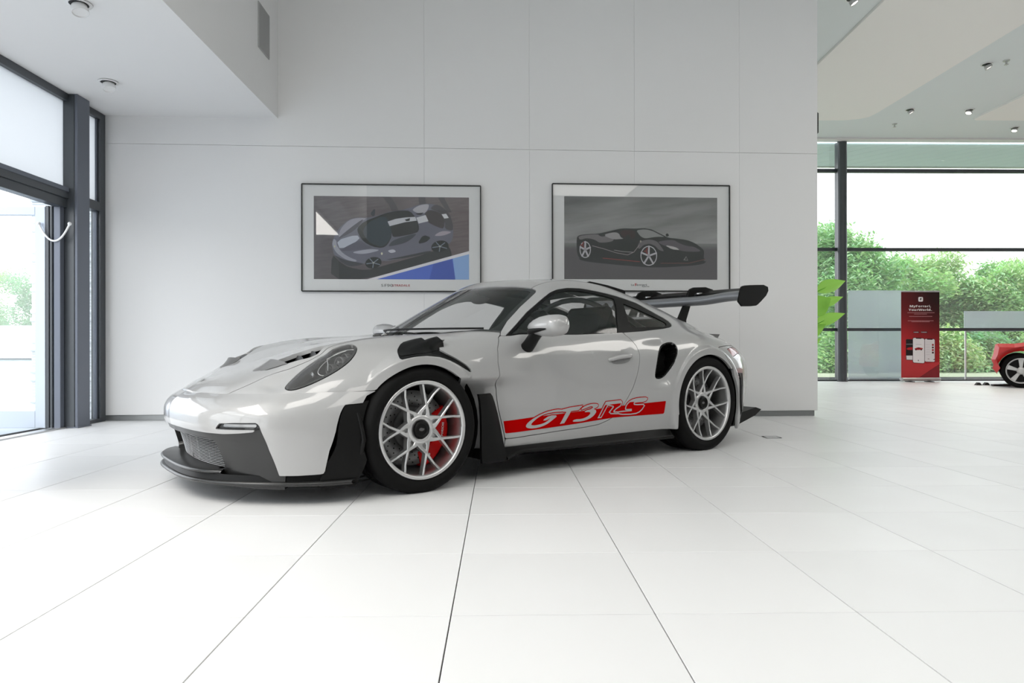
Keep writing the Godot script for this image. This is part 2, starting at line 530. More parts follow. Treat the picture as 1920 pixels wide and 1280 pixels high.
	bar(e, Vector3(-0.06, 0.012, -0.035), Vector3(-0.028, 2.125, 0.025))
	bar(e, Vector3(-0.022, 0.012, -0.035), Vector3(0.0, 2.125, 0.02))
	obj("edge_seal", e, M.steel, d)
	obj("pane", mb_box(Vector3(-0.537, 1.105, 0), Vector3(0.77, 1.87, 0.008)), M.glass, d)
	for y in [0.32, 1.32, 1.9]:
		var hb := MB.new()
		hb.box(Vector3(0.03, y + 0.04, 0.0), Vector3(0.032, 0.065, 0.03), 0.004)
		hb.box(Vector3(0.036, y - 0.035, 0.0), Vector3(0.032, 0.07, 0.03), 0.004)
		obj("hinge", hb, M.white, d)
	var c := thing("door_cable", "white flexible cable looping from the open door to the steel post", "cable", W(-4.30, 1.93, 6.60))
	var cp := []
	for k in 17:
		var t := k / 16.0
		cp.append(Vector3(-0.06 + 0.26 * t, 0.02 - 0.66 * t * (1 - t) + 0.005 * t, 0.04 - 0.05 * t))
	var cm := MB.new()
	cm.tube(cp, 0.009, 8)
	obj("hose", cm, M.white, c)
	for k in [0, 16]:
		var cc := MB.new()
		cc.ball(cp[k], Vector3(0.018, 0.018, 0.018))
		obj("end_fitting", cc, M.white, c)

func right_glazing() -> void:
	var D := 14.99
	var w := thing("window_3", "tall window wall of clear panes between thin dark rails facing the trees", "window", W(9.9, 0, D))
	w.set_meta("kind", "structure")
	var f := MB.new()
	for y in [[0.0, 0.03], [1.10, 1.165], [2.86, 2.93], [4.59, 4.665]]: bar(f, Vector3(-6.5, y[0], -0.04), Vector3(6.5, y[1], 0.06), 0.002)
	obj("rail", f, M.steel, w)
	var g := MB.new()
	for x in [-6.5, -2.49, 1.8, 6.4]: bar(g, Vector3(x, 0, -0.05), Vector3(x + 0.07, CEIL, 0.06), 0.002)
	obj("mullion", g, M.steel, w)
	var edges := [-6.43, -2.49, -2.42, 1.8, 1.87, 6.4]
	for i in [0, 2, 4]:
		for y in [[0.03, 1.10], [1.165, 2.86], [2.93, 4.59], [4.665, CEIL]]:
			obj("pane", mb_box(Vector3((edges[i] + edges[i + 1]) / 2, (y[0] + y[1]) / 2, 0), Vector3(edges[i + 1] - edges[i], y[1] - y[0], 0.01)), M.glass, w)
	var c := thing("column", "round dark steel column standing before the window wall", "column", W(7.46, 0, D - 0.18))
	c.set_meta("kind", "structure")
	var m := MB.new()
	m.tube([Vector3(0, 0, 0), Vector3(0, CEIL, 0)], 0.098, 28)
	obj("shaft", m, M.steel, c)
	var b := MB.new()
	b.tube([Vector3(0, 0, 0), Vector3(0, 0.02, 0)], 0.112, 28)
	obj("base_ring", b, M.steel, c)

# ---------------------------------------------------------------- body sections of the sports car: u from the front axle backwards, then (across, up) pairs from sill to centre line
var LU: Array[float] = []
var LP: Array = []
var GU: Array[float] = []
var GP: Array = []
var BU: Array[float] = []
var BP: Array = []
func _sec(us: Array[float], ps: Array, u: float, q: Array) -> void:
	var p := PackedVector2Array()
	for k in range(0, q.size(), 2): p.append(Vector2(q[k], q[k + 1]))
	us.append(u)
	ps.append(p)

func sections() -> void:
	_sec(LU, LP, -1, [0.28, 0.2, 0.31, 0.3, 0.325, 0.38, 0.325, 0.42, 0.31, 0.445, 0.29, 0.465, 0.25, 0.485, 0.2, 0.503, 0.15, 0.518, 0.08, 0.53, 0, 0.533])
	_sec(LU, LP, -0.9, [0.46, 0.2, 0.47, 0.3, 0.475, 0.42, 0.465, 0.48, 0.44, 0.507, 0.41, 0.525, 0.36, 0.545, 0.29, 0.562, 0.21, 0.577, 0.1, 0.589, 0, 0.593])
	_sec(LU, LP, -0.8, [0.62, 0.2, 0.63, 0.3, 0.635, 0.42, 0.62, 0.5, 0.595, 0.53, 0.55, 0.555, 0.49, 0.577, 0.42, 0.595, 0.33, 0.609, 0.18, 0.621, 0, 0.625])
	_sec(LU, LP, -0.66, [0.76, 0.2, 0.78, 0.3, 0.79, 0.42, 0.778, 0.5, 0.75, 0.545, 0.715, 0.577, 0.665, 0.61, 0.58, 0.645, 0.47, 0.667, 0.27, 0.677, 0, 0.677])
	_sec(LU, LP, -0.48, [0.86, 0.2, 0.865, 0.3, 0.87, 0.42, 0.866, 0.5, 0.85, 0.545, 0.825, 0.6, 0.775, 0.66, 0.69, 0.722, 0.58, 0.758, 0.32, 0.748, 0, 0.737])
	_sec(LU, LP, -0.3, [0.92, 0.2, 0.92, 0.3, 0.915, 0.42, 0.912, 0.5, 0.905, 0.55, 0.885, 0.615, 0.84, 0.69, 0.76, 0.76, 0.63, 0.802, 0.33, 0.792, 0, 0.783])
	_sec(LU, LP, -0.1, [0.93, 0.2, 0.93, 0.3, 0.93, 0.42, 0.935, 0.52, 0.93, 0.6, 0.92, 0.68, 0.885, 0.735, 0.8, 0.79, 0.66, 0.833, 0.35, 0.826, 0, 0.819])
	_sec(LU, LP, 0.1, [0.9, 0.2, 0.9, 0.3, 0.91, 0.42, 0.925, 0.52, 0.935, 0.61, 0.925, 0.69, 0.89, 0.745, 0.8, 0.802, 0.67, 0.845, 0.38, 0.843, 0, 0.842])
	_sec(LU, LP, 0.3, [0.78, 0.2, 0.78, 0.3, 0.78, 0.42, 0.82, 0.545, 0.92, 0.605, 0.915, 0.68, 0.885, 0.745, 0.815, 0.815, 0.7, 0.852, 0.4, 0.855, 0, 0.855])
	_sec(LU, LP, 0.5, [0.8, 0.2, 0.8, 0.3, 0.8, 0.42, 0.835, 0.545, 0.902, 0.608, 0.895, 0.68, 0.87, 0.75, 0.825, 0.815, 0.755, 0.855, 0.4, 0.868, 0, 0.868])
	_sec(LU, LP, 0.62, [0.85, 0.2, 0.85, 0.3, 0.842, 0.42, 0.855, 0.545, 0.893, 0.62, 0.886, 0.69, 0.862, 0.755, 0.822, 0.818, 0.763, 0.855, 0.4, 0.868, 0, 0.868])
	_sec(LU, LP, 0.8, [0.865, 0.2, 0.868, 0.3, 0.862, 0.42, 0.868, 0.54, 0.882, 0.635, 0.873, 0.7, 0.85, 0.76, 0.817, 0.82, 0.768, 0.855, 0.4, 0.868, 0, 0.868])
	_sec(LU, LP, 1.2, [0.875, 0.2, 0.885, 0.3, 0.88, 0.42, 0.882, 0.54, 0.878, 0.625, 0.868, 0.7, 0.848, 0.77, 0.82, 0.825, 0.772, 0.862, 0.4, 0.872, 0, 0.872])
	_sec(LU, LP, 1.6, [0.885, 0.2, 0.895, 0.3, 0.892, 0.42, 0.892, 0.54, 0.885, 0.63, 0.87, 0.71, 0.848, 0.78, 0.82, 0.84, 0.772, 0.878, 0.4, 0.88, 0, 0.88])
	_sec(LU, LP, 2, [0.9, 0.2, 0.925, 0.3, 0.94, 0.42, 0.945, 0.54, 0.94, 0.63, 0.92, 0.72, 0.885, 0.8, 0.835, 0.86, 0.775, 0.897, 0.4, 0.9, 0, 0.9])
	_sec(LU, LP, 2.45, [0.94, 0.2, 0.95, 0.3, 0.955, 0.42, 0.958, 0.54, 0.957, 0.64, 0.95, 0.73, 0.92, 0.805, 0.86, 0.865, 0.77, 0.9, 0.4, 0.9, 0, 0.9])
	_sec(LU, LP, 2.8, [0.93, 0.2, 0.94, 0.3, 0.945, 0.42, 0.945, 0.54, 0.94, 0.62, 0.925, 0.7, 0.89, 0.77, 0.82, 0.83, 0.72, 0.865, 0.4, 0.88, 0, 0.885])
	_sec(LU, LP, 3.1, [0.79, 0.2, 0.82, 0.3, 0.83, 0.42, 0.835, 0.54, 0.83, 0.61, 0.81, 0.68, 0.77, 0.735, 0.71, 0.785, 0.63, 0.825, 0.38, 0.845, 0, 0.85])
	_sec(LU, LP, 3.35, [0.55, 0.2, 0.58, 0.3, 0.61, 0.42, 0.62, 0.54, 0.615, 0.6, 0.6, 0.66, 0.56, 0.71, 0.51, 0.75, 0.44, 0.775, 0.28, 0.79, 0, 0.795])
	_sec(LU, LP, 3.47, [0.25, 0.25, 0.28, 0.32, 0.3, 0.42, 0.31, 0.52, 0.305, 0.57, 0.295, 0.62, 0.275, 0.66, 0.25, 0.69, 0.21, 0.71, 0.13, 0.72, 0, 0.725])
	# the roof and glasshouse
	_sec(GU, GP, 0.1, [0.86, 0.72, 0.8, 0.855, 0.745, 0.955, 0.68, 1.06, 0.625, 1.135, 0.57, 1.185, 0.44, 1.225, 0.22, 1.247, 0, 1.253])
	_sec(GU, GP, 1.1, [0.86, 0.72, 0.8, 0.858, 0.745, 0.958, 0.685, 1.065, 0.63, 1.145, 0.572, 1.195, 0.44, 1.235, 0.22, 1.257, 0, 1.263])
	_sec(GU, GP, 1.4, [0.86, 0.73, 0.8, 0.87, 0.745, 0.985, 0.68, 1.1, 0.615, 1.187, 0.555, 1.236, 0.42, 1.266, 0.22, 1.282, 0, 1.287])
	_sec(GU, GP, 1.75, [0.86, 0.75, 0.8, 0.885, 0.745, 0.99, 0.685, 1.088, 0.62, 1.17, 0.55, 1.221, 0.42, 1.249, 0.22, 1.264, 0, 1.268])
	_sec(GU, GP, 2, [0.86, 0.77, 0.8, 0.895, 0.75, 0.97, 0.695, 1.045, 0.625, 1.125, 0.54, 1.176, 0.41, 1.205, 0.21, 1.222, 0, 1.227])
	_sec(GU, GP, 2.25, [0.85, 0.79, 0.79, 0.9, 0.75, 0.945, 0.69, 1, 0.61, 1.07, 0.52, 1.12, 0.4, 1.148, 0.2, 1.163, 0, 1.168])
	_sec(GU, GP, 2.5, [0.83, 0.78, 0.77, 0.875, 0.73, 0.915, 0.67, 0.96, 0.595, 1.01, 0.51, 1.053, 0.385, 1.08, 0.19, 1.096, 0, 1.1])
	_sec(GU, GP, 2.8, [0.78, 0.7, 0.72, 0.84, 0.68, 0.875, 0.62, 0.91, 0.56, 0.94, 0.48, 0.962, 0.36, 0.982, 0.18, 0.995, 0, 1])
	_sec(GU, GP, 3.1, [0.7, 0.64, 0.64, 0.77, 0.6, 0.8, 0.54, 0.83, 0.47, 0.853, 0.4, 0.87, 0.3, 0.883, 0.15, 0.893, 0, 0.897])
	_sec(GU, GP, 3.47, [0.5, 0.4, 0.4, 0.5, 0.36, 0.52, 0.32, 0.54, 0.28, 0.55, 0.23, 0.56, 0.18, 0.57, 0.09, 0.575, 0, 0.58])
	# the nose: plan points (along, across) at each height
	_sec(BU, BP, 0.1, [-0.985, 0, -0.97, 0.25, -0.925, 0.46, -0.85, 0.62, -0.745, 0.76, -0.6, 0.86, -0.47, 0.905, -0.38, 0.92])
	_sec(BU, BP, 0.16, [-0.995, 0, -0.98, 0.25, -0.932, 0.47, -0.853, 0.635, -0.745, 0.77, -0.597, 0.865, -0.455, 0.912, -0.35, 0.93])
	_sec(BU, BP, 0.3, [-1.035, 0, -1.018, 0.25, -0.962, 0.48, -0.872, 0.65, -0.748, 0.78, -0.58, 0.868, -0.41, 0.922, -0.31, 0.94])
	_sec(BU, BP, 0.4, [-1.06, 0, -1.042, 0.25, -0.982, 0.48, -0.887, 0.65, -0.752, 0.78, -0.57, 0.865, -0.39, 0.917, -0.28, 0.935])
	_sec(BU, BP, 0.46, [-1.055, 0, -1.035, 0.25, -0.972, 0.475, -0.875, 0.64, -0.737, 0.77, -0.552, 0.858, -0.365, 0.912, -0.25, 0.93])
	_sec(BU, BP, 0.51, [-1.025, 0, -1, 0.23, -0.935, 0.44, -0.838, 0.615, -0.7, 0.76, -0.515, 0.853, -0.33, 0.908, -0.22, 0.928])
	_sec(BU, BP, 0.545, [-0.97, 0, -0.945, 0.2, -0.88, 0.4, -0.795, 0.58, -0.662, 0.747, -0.48, 0.85, -0.3, 0.905, -0.2, 0.926])

const AX := 0.40            # height of the axis that the body sections are measured round
const S0 := 0.85            # radians to metres along a section
const NT := 142
const HUB_F := Vector2(0, 0.3375)
const HUB_R := Vector2(2.457, 0.353)
var GR := []                # grid of body points (u, h, v)
var GN := []                # their normals
var GUS := PackedFloat32Array()
var GSS := PackedFloat32Array()

func herm(xs: Array, ps: Array, x: float) -> PackedVector2Array:
	var n := xs.size()
	var i := 0
	while i < n - 2 and xs[i + 1] < x: i += 1
	var h: float = xs[i + 1] - xs[i]
	var t: float = (x - xs[i]) / h
	var t2 := t * t
	var t3 := t2 * t
	var out := PackedVector2Array()
	var A: PackedVector2Array = ps[i]
	var B: PackedVector2Array = ps[i + 1]
	var pre: PackedVector2Array = ps[max(i - 1, 0)]
	var nxt: PackedVector2Array = ps[min(i + 2, n - 1)]
	var h0: float = xs[i] - xs[i - 1] if i > 0 else 1.0
	var h2: float = xs[i + 2] - xs[i + 1] if i + 2 < n else 1.0
	for k in A.size():
		var d := (B[k] - A[k]) / h
		var m0 := d
		var m1 := d
		if i > 0: m0 = ((A[k] - pre[k]) / h0 * h + d * h0) / (h0 + h)
		if i + 2 < n: m1 = (d * h2 + (nxt[k] - B[k]) / h2 * h) / (h + h2)
		out.append((2 * t3 - 3 * t2 + 1) * A[k] + (t3 - 2 * t2 + t) * h * m0 + (-2 * t3 + 3 * t2) * B[k] + (t3 - t2) * h * m1)
	return out

func dense(p: PackedVector2Array, k := 20) -> PackedVector2Array:
	var s: Array[float] = [0.0]
	var q := []
	for i in p.size():
		if i > 0: s.append(s[i - 1] + p[i].distance_to(p[i - 1]))
		q.append(PackedVector2Array([p[i]]))
	var out := PackedVector2Array()
	for i in p.size() - 1:
		for j in k: out.append(herm(s, q, s[i] + (s[i + 1] - s[i]) * (j + 0.0001) / k)[0])
	out.append(p[p.size() - 1])
	return out

func radial(p: PackedVector2Array, below_zero: bool) -> PackedFloat32Array:
	var a := PackedFloat32Array()
	var r := PackedFloat32Array()
	var last := -9.0
	for q in p:
		last = max(last + 1e-6, atan2(q.y - AX, q.x))
		a.append(last)
		r.append(Vector2(q.x, q.y - AX).length())
	var out := PackedFloat32Array()
	var k := 0
	for j in NT:
		var t := theta(j)
		while k < a.size() - 2 and a[k + 1] < t: k += 1
		if t <= a[0]: out.append(0.0 if below_zero else r[0])
		elif t >= a[a.size() - 1]: out.append(r[r.size() - 1])
		else: out.append(lerpf(r[k], r[k + 1], (t - a[k]) / (a[k + 1] - a[k])))
	return out

func theta(j: int) -> float: return deg_to_rad(-16.0 + 106.0 * j / (NT - 1))
func smax(a: float, b: float, k: float) -> float:
	var h: float = max(k - abs(a - b), 0.0) / k
	return max(a, b) + h * h * k * 0.25
func ss(a: float, b: float, x: float) -> float:
	var t: float = clamp((x - a) / (b - a), 0.0, 1.0)
	return t * t * (3.0 - 2.0 * t)
func screen_h(u: float, v: float) -> float:
	var x: float = u - (0.28 + 0.36 * (v / 0.7) * (v / 0.7))
	return 0.858 + 0.56 * x - 0.05 * x * x

func body_section(u: float) -> PackedVector3Array:
	var rl := radial(dense(herm(LU, LP, u)), false)
	var rg := PackedFloat32Array()
	var has := u > 0.12 and u < 3.4
	if has: rg = radial(dense(herm(GU, GP, u)), true)
	var kk := 0.012 + 0.045 * ss(1.75, 2.4, u)
	var out := PackedVector3Array()
	for j in NT:
		var t := theta(j)
		var c := cos(t)
		var s := sin(t)
		var r := rl[j]
		if has and rg[j] > 0.0:
			var g := rg[j]
			if u < 1.5:
				var lo := 0.0
				var hi := 2.0
				for it in 22:
					var m := (lo + hi) * 0.5
					if AX + m * s < screen_h(u, m * c): lo = m
					else: hi = m
				g = -smax(-g, -lo, 0.02)
			r = smax(r, g, kk)
		var v := r * c
		var h := AX + r * s
		if v > 0.5:
			for e in 2:
				var hub := HUB_F if e == 0 else HUB_R
				if abs(u - hub.x) > 0.75: continue
				var d := Vector2(u, h).distance_to(hub)
				var ro := 0.402 if e == 0 else 0.417
				if d > ro + 0.25: continue
				var vf := 0.945 if e == 0 else 0.962
				var vt: float = vf if d < ro else vf - 1.6 * (d - ro) - 30.0 * (d - ro) * (d - ro)
				var fade := 1.0
				if e == 0:
					if u > 0: fade = 1.0 - ss(0.28, 0.40, u)
					else: fade = 1.0 - ss(-0.12, -0.38, u)
				else: fade = 1.0 - ss(0.36, 0.52, abs(u - hub.x))
				vt -= (1.0 - fade) * 0.07
				if e == 0 and u > 0.2: vt -= 0.3 * (1.0 - ss(0.585, 0.605, h))
				if vt > 0.3: v = smax(v, vt, 0.012)
		if u > 1.6 and u < 2.15:
			v -= 0.030 * ss(1.70, 2.0, u) * (1.0 - ss(2.0, 2.08, u)) * ss(0.47, 0.56, h) * (1.0 - ss(0.78, 0.86, h))
		out.append(Vector3(u, h, v))
	return out

func make_grid() -> void:
	sections()
	var u := -1.0
	while u < 3.466:
		GUS.append(u)
		GR.append(body_section(u))
		u += 0.012
	for j in NT: GSS.append(theta(j) * S0)
	GN = grid_normals(GR, true)
	# the shallow hollow along the inner side of each headlamp
	var da := Vector2(-0.70, 0.25)
	var db := Vector2(-0.47, 0.43)
	for i in GUS.size():
		if GUS[i] < -0.8 or GUS[i] > -0.35: continue
		for j in NT:
			var q := Vector2(GUS[i], GSS[j])
			var t: float = clamp((q - da).dot(db - da) / (db - da).length_squared(), 0.0, 1.0)
			var d := q.distance_to(da.lerp(db, t)) / 0.075
			if d < 1.0: GR[i][j] -= GN[i][j] * 0.014 * (1.0 - d * d) * (1.0 - d * d)
	GN = grid_normals(GR, true)

func grid_normals(g: Array, mirror: bool) -> Array:
	var out := []
	var n := g.size()
	var m: int = g[0].size()
	for i in n:
		var row := PackedVector3Array()
		var a: PackedVector3Array = g[max(i - 1, 0)]
		var b: PackedVector3Array = g[min(i + 1, n - 1)]
		var c: PackedVector3Array = g[i]
		for j in m:
			var nn := (b[j] - a[j]).cross(c[min(j + 1, m - 1)] - c[max(j - 1, 0)]).normalized()
			if mirror and j == m - 1: nn = Vector3(nn.x, nn.y, 0).normalized()
			row.append(nn)
		out.append(row)
	return out

# A piece of a gridded surface where the field is negative, cut cleanly along its zero line. side 1 is the car's left, -1 its right, 0 both.
func cut(g: Array, gn: Array, xs: PackedFloat32Array, ys: PackedFloat32Array, box: Rect2, field: Callable, off: float, flange: float, side := 1, step := 1) -> ArrayMesh:
	var st := SurfaceTool.new()
	st.begin(Mesh.PRIMITIVE_TRIANGLES)
	var i0 := 0
	while i0 < xs.size() - 1 and xs[i0 + 1] < box.position.x: i0 += 1
	var i1 := xs.size() - 1
	while i1 > i0 + 1 and xs[i1 - 1] > box.end.x: i1 -= 1
	var j0 := 0
	while j0 < ys.size() - 1 and ys[j0 + 1] < box.position.y: j0 += 1
	var j1 := ys.size() - 1
	while j1 > j0 + 1 and ys[j1 - 1] > box.end.y: j1 -= 1
	var prev := PackedFloat32Array()
	var ip := 0
	var i := i0
	while i <= i1:
		var row := PackedFloat32Array()
		var j := j0
		while j <= j1:
			row.append(field.call(Vector2(xs[i], ys[j]), g[i][j]))
			j += step
		if prev.size():
			for k in row.size() - 1:
				var ja := j0 + k * step
				var jb := ja + step
				var f := [prev[k], row[k], row[k + 1], prev[k + 1]]
				if f[0] > 0 and f[1] > 0 and f[2] > 0 and f[3] > 0: continue
				var p := [g[ip][ja], g[i][ja], g[i][jb], g[ip][jb]]
				var q := [gn[ip][ja], gn[i][ja], gn[i][jb], gn[ip][jb]]
				_clip(st, [p[0], p[1], p[2]], [q[0], q[1], q[2]], [f[0], f[1], f[2]], off, flange, side)
				_clip(st, [p[0], p[2], p[3]], [q[0], q[2], q[3]], [f[0], f[2], f[3]], off, flange, side)
		prev = row
		ip = i
		if i == i1: break
		i = min(i + step, i1)
	st.index()
	return st.commit()

func _clip(st: SurfaceTool, p: Array, n: Array, f: Array, off: float, flange: float, side: int) -> void:
	var op := PackedVector3Array()
	var on := PackedVector3Array()
	var cutp := []
	for a in 3:
		var b := (a + 1) % 3
		if f[a] <= 0:
			op.append(p[a] + n[a] * off)
			on.append(n[a])
		if (f[a] <= 0) != (f[b] <= 0):
			var t: float = f[a] / (f[a] - f[b])
			var nn: Vector3 = n[a].lerp(n[b], t).normalized()
			var pp: Vector3 = p[a].lerp(p[b], t) + nn * off
			op.append(pp)
			on.append(nn)
			cutp.append([pp, nn])
	if op.size() < 3: return
	for sg in ([1, -1] if side == 0 else [side]):
		var s := Vector3(1, 1, sg)
		for k in range(1, op.size() - 1):
			var ix := [0, k + 1, k] if sg > 0 else [0, k, k + 1]
			for e in ix:
				st.set_normal(on[e] * s)
				st.add_vertex(op[e] * s)
		if flange > 0.0 and cutp.size() == 2:
			var a: Vector3 = cutp[0][0]
			var b: Vector3 = cutp[1][0]
			var c: Vector3 = b - cutp[1][1] * flange
			var d: Vector3 = a - cutp[0][1] * flange
			var fn: Vector3 = (b - a).cross(cutp[0][1]).normalized()
			var ctr := (op[0] + op[1] + op[2]) / 3.0
			if fn.dot(a - ctr) < 0: fn = -fn
			var cw: bool = (b - a).cross(d - a).dot(fn) > 0.0
			var vs := [a, c, b, a, d, c] if cw else [a, b, c, a, c, d]
			if sg < 0: vs = [vs[0], vs[2], vs[1], vs[3], vs[5], vs[4]]
			for v in vs:
				st.set_normal(fn * s)
				st.add_vertex(v * s)

func pl(a: Array) -> PackedVector2Array:
	var p := PackedVector2Array()
	for k in range(0, a.size(), 2): p.append(Vector2(a[k], a[k + 1]))
	return p

func soften(p: PackedVector2Array, times := 2) -> PackedVector2Array:    # rounds the corners of a closed outline
	for t in times:
		var q := PackedVector2Array()
		for i in p.size():
			var a := p[i]
			var b := p[(i + 1) % p.size()]
			q.append(a * 0.75 + b * 0.25)
			q.append(a * 0.25 + b * 0.75)
		p = q
	return p

func bounds(p: PackedVector2Array, grow := 0.03) -> Rect2:
	var r := Rect2(p[0], Vector2.ZERO)
	for q in p: r = r.expand(q)
	return r.grow(grow)

# signed distance to a closed outline, negative inside
func sd(poly: PackedVector2Array, bb: Rect2, p: Vector2) -> float:
	if not bb.has_point(p): return 1.0
	var d := 1e9
	var inside := false
	var n := poly.size()
	var b := poly[n - 1]
	for i in n:
		var a := poly[i]
		var e := b - a
		var w := p - a
		var l := e.length_squared()
		var t: float = clamp(w.dot(e) / l, 0.0, 1.0) if l > 0.0 else 0.0
		d = min(d, (w - e * t).length_squared())
		if (a.y > p.y) != (b.y > p.y) and p.x < (b.x - a.x) * (p.y - a.y) / (b.y - a.y) + a.x: inside = not inside
		b = a
	return -sqrt(d) if inside else sqrt(d)

class Outline:
	var p: PackedVector2Array
	var b: Rect2
	var o: Node3D
	func _init(owner: Node3D, pts: PackedVector2Array) -> void:
		o = owner
		p = pts
		b = o.bounds(pts, 0.06)
	func d(q: Vector2) -> float: return o.sd(p, b, q)

func at_side(u: float, h: float, off := 0.0) -> Array:      # [point, normal] of the body's left side at (u, h)
	var x: float = clamp((u - GUS[0]) / 0.012, 0, GUS.size() - 1.001)
	var i := int(x)
	var t := x - i
	var prev := Vector3.ZERO
	var pn := Vector3.ZERO
	for j in NT:
		var q: Vector3 = GR[i][j].lerp(GR[i + 1][j], t)
		var n: Vector3 = GN[i][j].lerp(GN[i + 1][j], t).normalized()
		if j > 0 and q.y >= h and prev.y < h:
			var k := (h - prev.y) / (q.y - prev.y)
			var nn := pn.lerp(n, k).normalized()
			return [prev.lerp(q, k) + nn * off, nn]
		prev = q
		pn = n
	return [prev, pn]

func at_us(u: float, s: float, off := 0.0) -> Array:        # [point, normal] at (u, s)
	var x: float = clamp((u - GUS[0]) / 0.012, 0, GUS.size() - 1.001)
	var y: float = clamp((s - GSS[0]) / (GSS[1] - GSS[0]), 0, NT - 1.001)
	var i := int(x)
	var j := int(y)
	var a := x - i
	var b := y - j
	var p: Vector3 = GR[i][j].lerp(GR[i + 1][j], a).lerp(GR[i][j + 1].lerp(GR[i + 1][j + 1], a), b)
	var n: Vector3 = GN[i][j].lerp(GN[i + 1][j], a).lerp(GN[i][j + 1].lerp(GN[i + 1][j + 1], a), b).normalized()
	return [p + n * off, n]

# ---------------------------------------------------------------- the sports car
var car: Node3D
var CM := {}

func car_materials() -> void:
	CM.paint = mat(grey(0.36), 0.3, 0.0, 0.5)
	CM.paint.clearcoat_enabled = true
	CM.paint.clearcoat = 1.0
	CM.paint.clearcoat_roughness = 0.03
	CM.black = mat(grey(0.004), 0.4, 0, 0.3)
	CM.gloss = mat(grey(0.005), 0.12, 0, 0.4)
	CM.plastic = mat(grey(0.005), 0.42, 0, 0.28)
	CM.dark = mat(grey(0.006), 0.9, 0, 0.2)
	CM.glass = mat(Color(0.05, 0.16, 0.08, 0.08), 0.0)
	CM.glass.transparency = BaseMaterial3D.TRANSPARENCY_ALPHA
	CM.lens = mat(Color(1, 1, 1, 0.05), 0.0)
	CM.lens.transparency = BaseMaterial3D.TRANSPARENCY_ALPHA
	CM.trim = mat(grey(0.018), 0.85, 0, 0.2)
	CM.chrome = mat(grey(0.85), 0.08, 1.0)
	CM.satin = mat(grey(0.58), 0.32, 0.85)
	CM.red = mat(lin(0.55, 0.002, 0.002), 0.3, 0, 0.3)
	CM.decal = mat(lin(0.40, 0.0, 0.0), 0.35, 0, 0.12)
	CM.letter = CM.paint
	CM.lip = mat(grey(0.016), 0.3, 0, 0.5)
	CM.disc = mat(grey(0.22), 0.45, 0.6)
	CM.wing = mat(lin(0.24, 0.25, 0.265), 0.3, 0.4)
	CM.lamp_red = mat(lin(0.25, 0.01, 0.01), 0.08)
	CM.lamp_red.clearcoat_enabled = true
	CM.mirror = mat(grey(0.9), 0.02, 1.0)

func panel(called: String, o: Outline, holes: Array, mt: Material, off := 0.0, flange := 0.022, side := 1, parent: Node = null, gap := 0.002, extra = null) -> MeshInstance3D:
	var f := func(q: Vector2, p: Vector3) -> float:
		var d := o.d(q) + gap
		for h in holes:
			if d > 0.03: break
			d = max(d, -h.d(q) + gap)
		if extra != null and d < 0.03: d = max(d, extra.call(p))
		return d
	return obj(called, cut(GR, GN, GUS, GSS, bounds(o.p, 0.02), f, off, flange, side), mt, parent if parent else car)

func arches(p: Vector3) -> float:
	return max(0.352 - Vector2(p.x, p.y).distance_to(HUB_F), 0.367 - Vector2(p.x, p.y).distance_to(HUB_R)) if p.z > 0.5 else -1.0

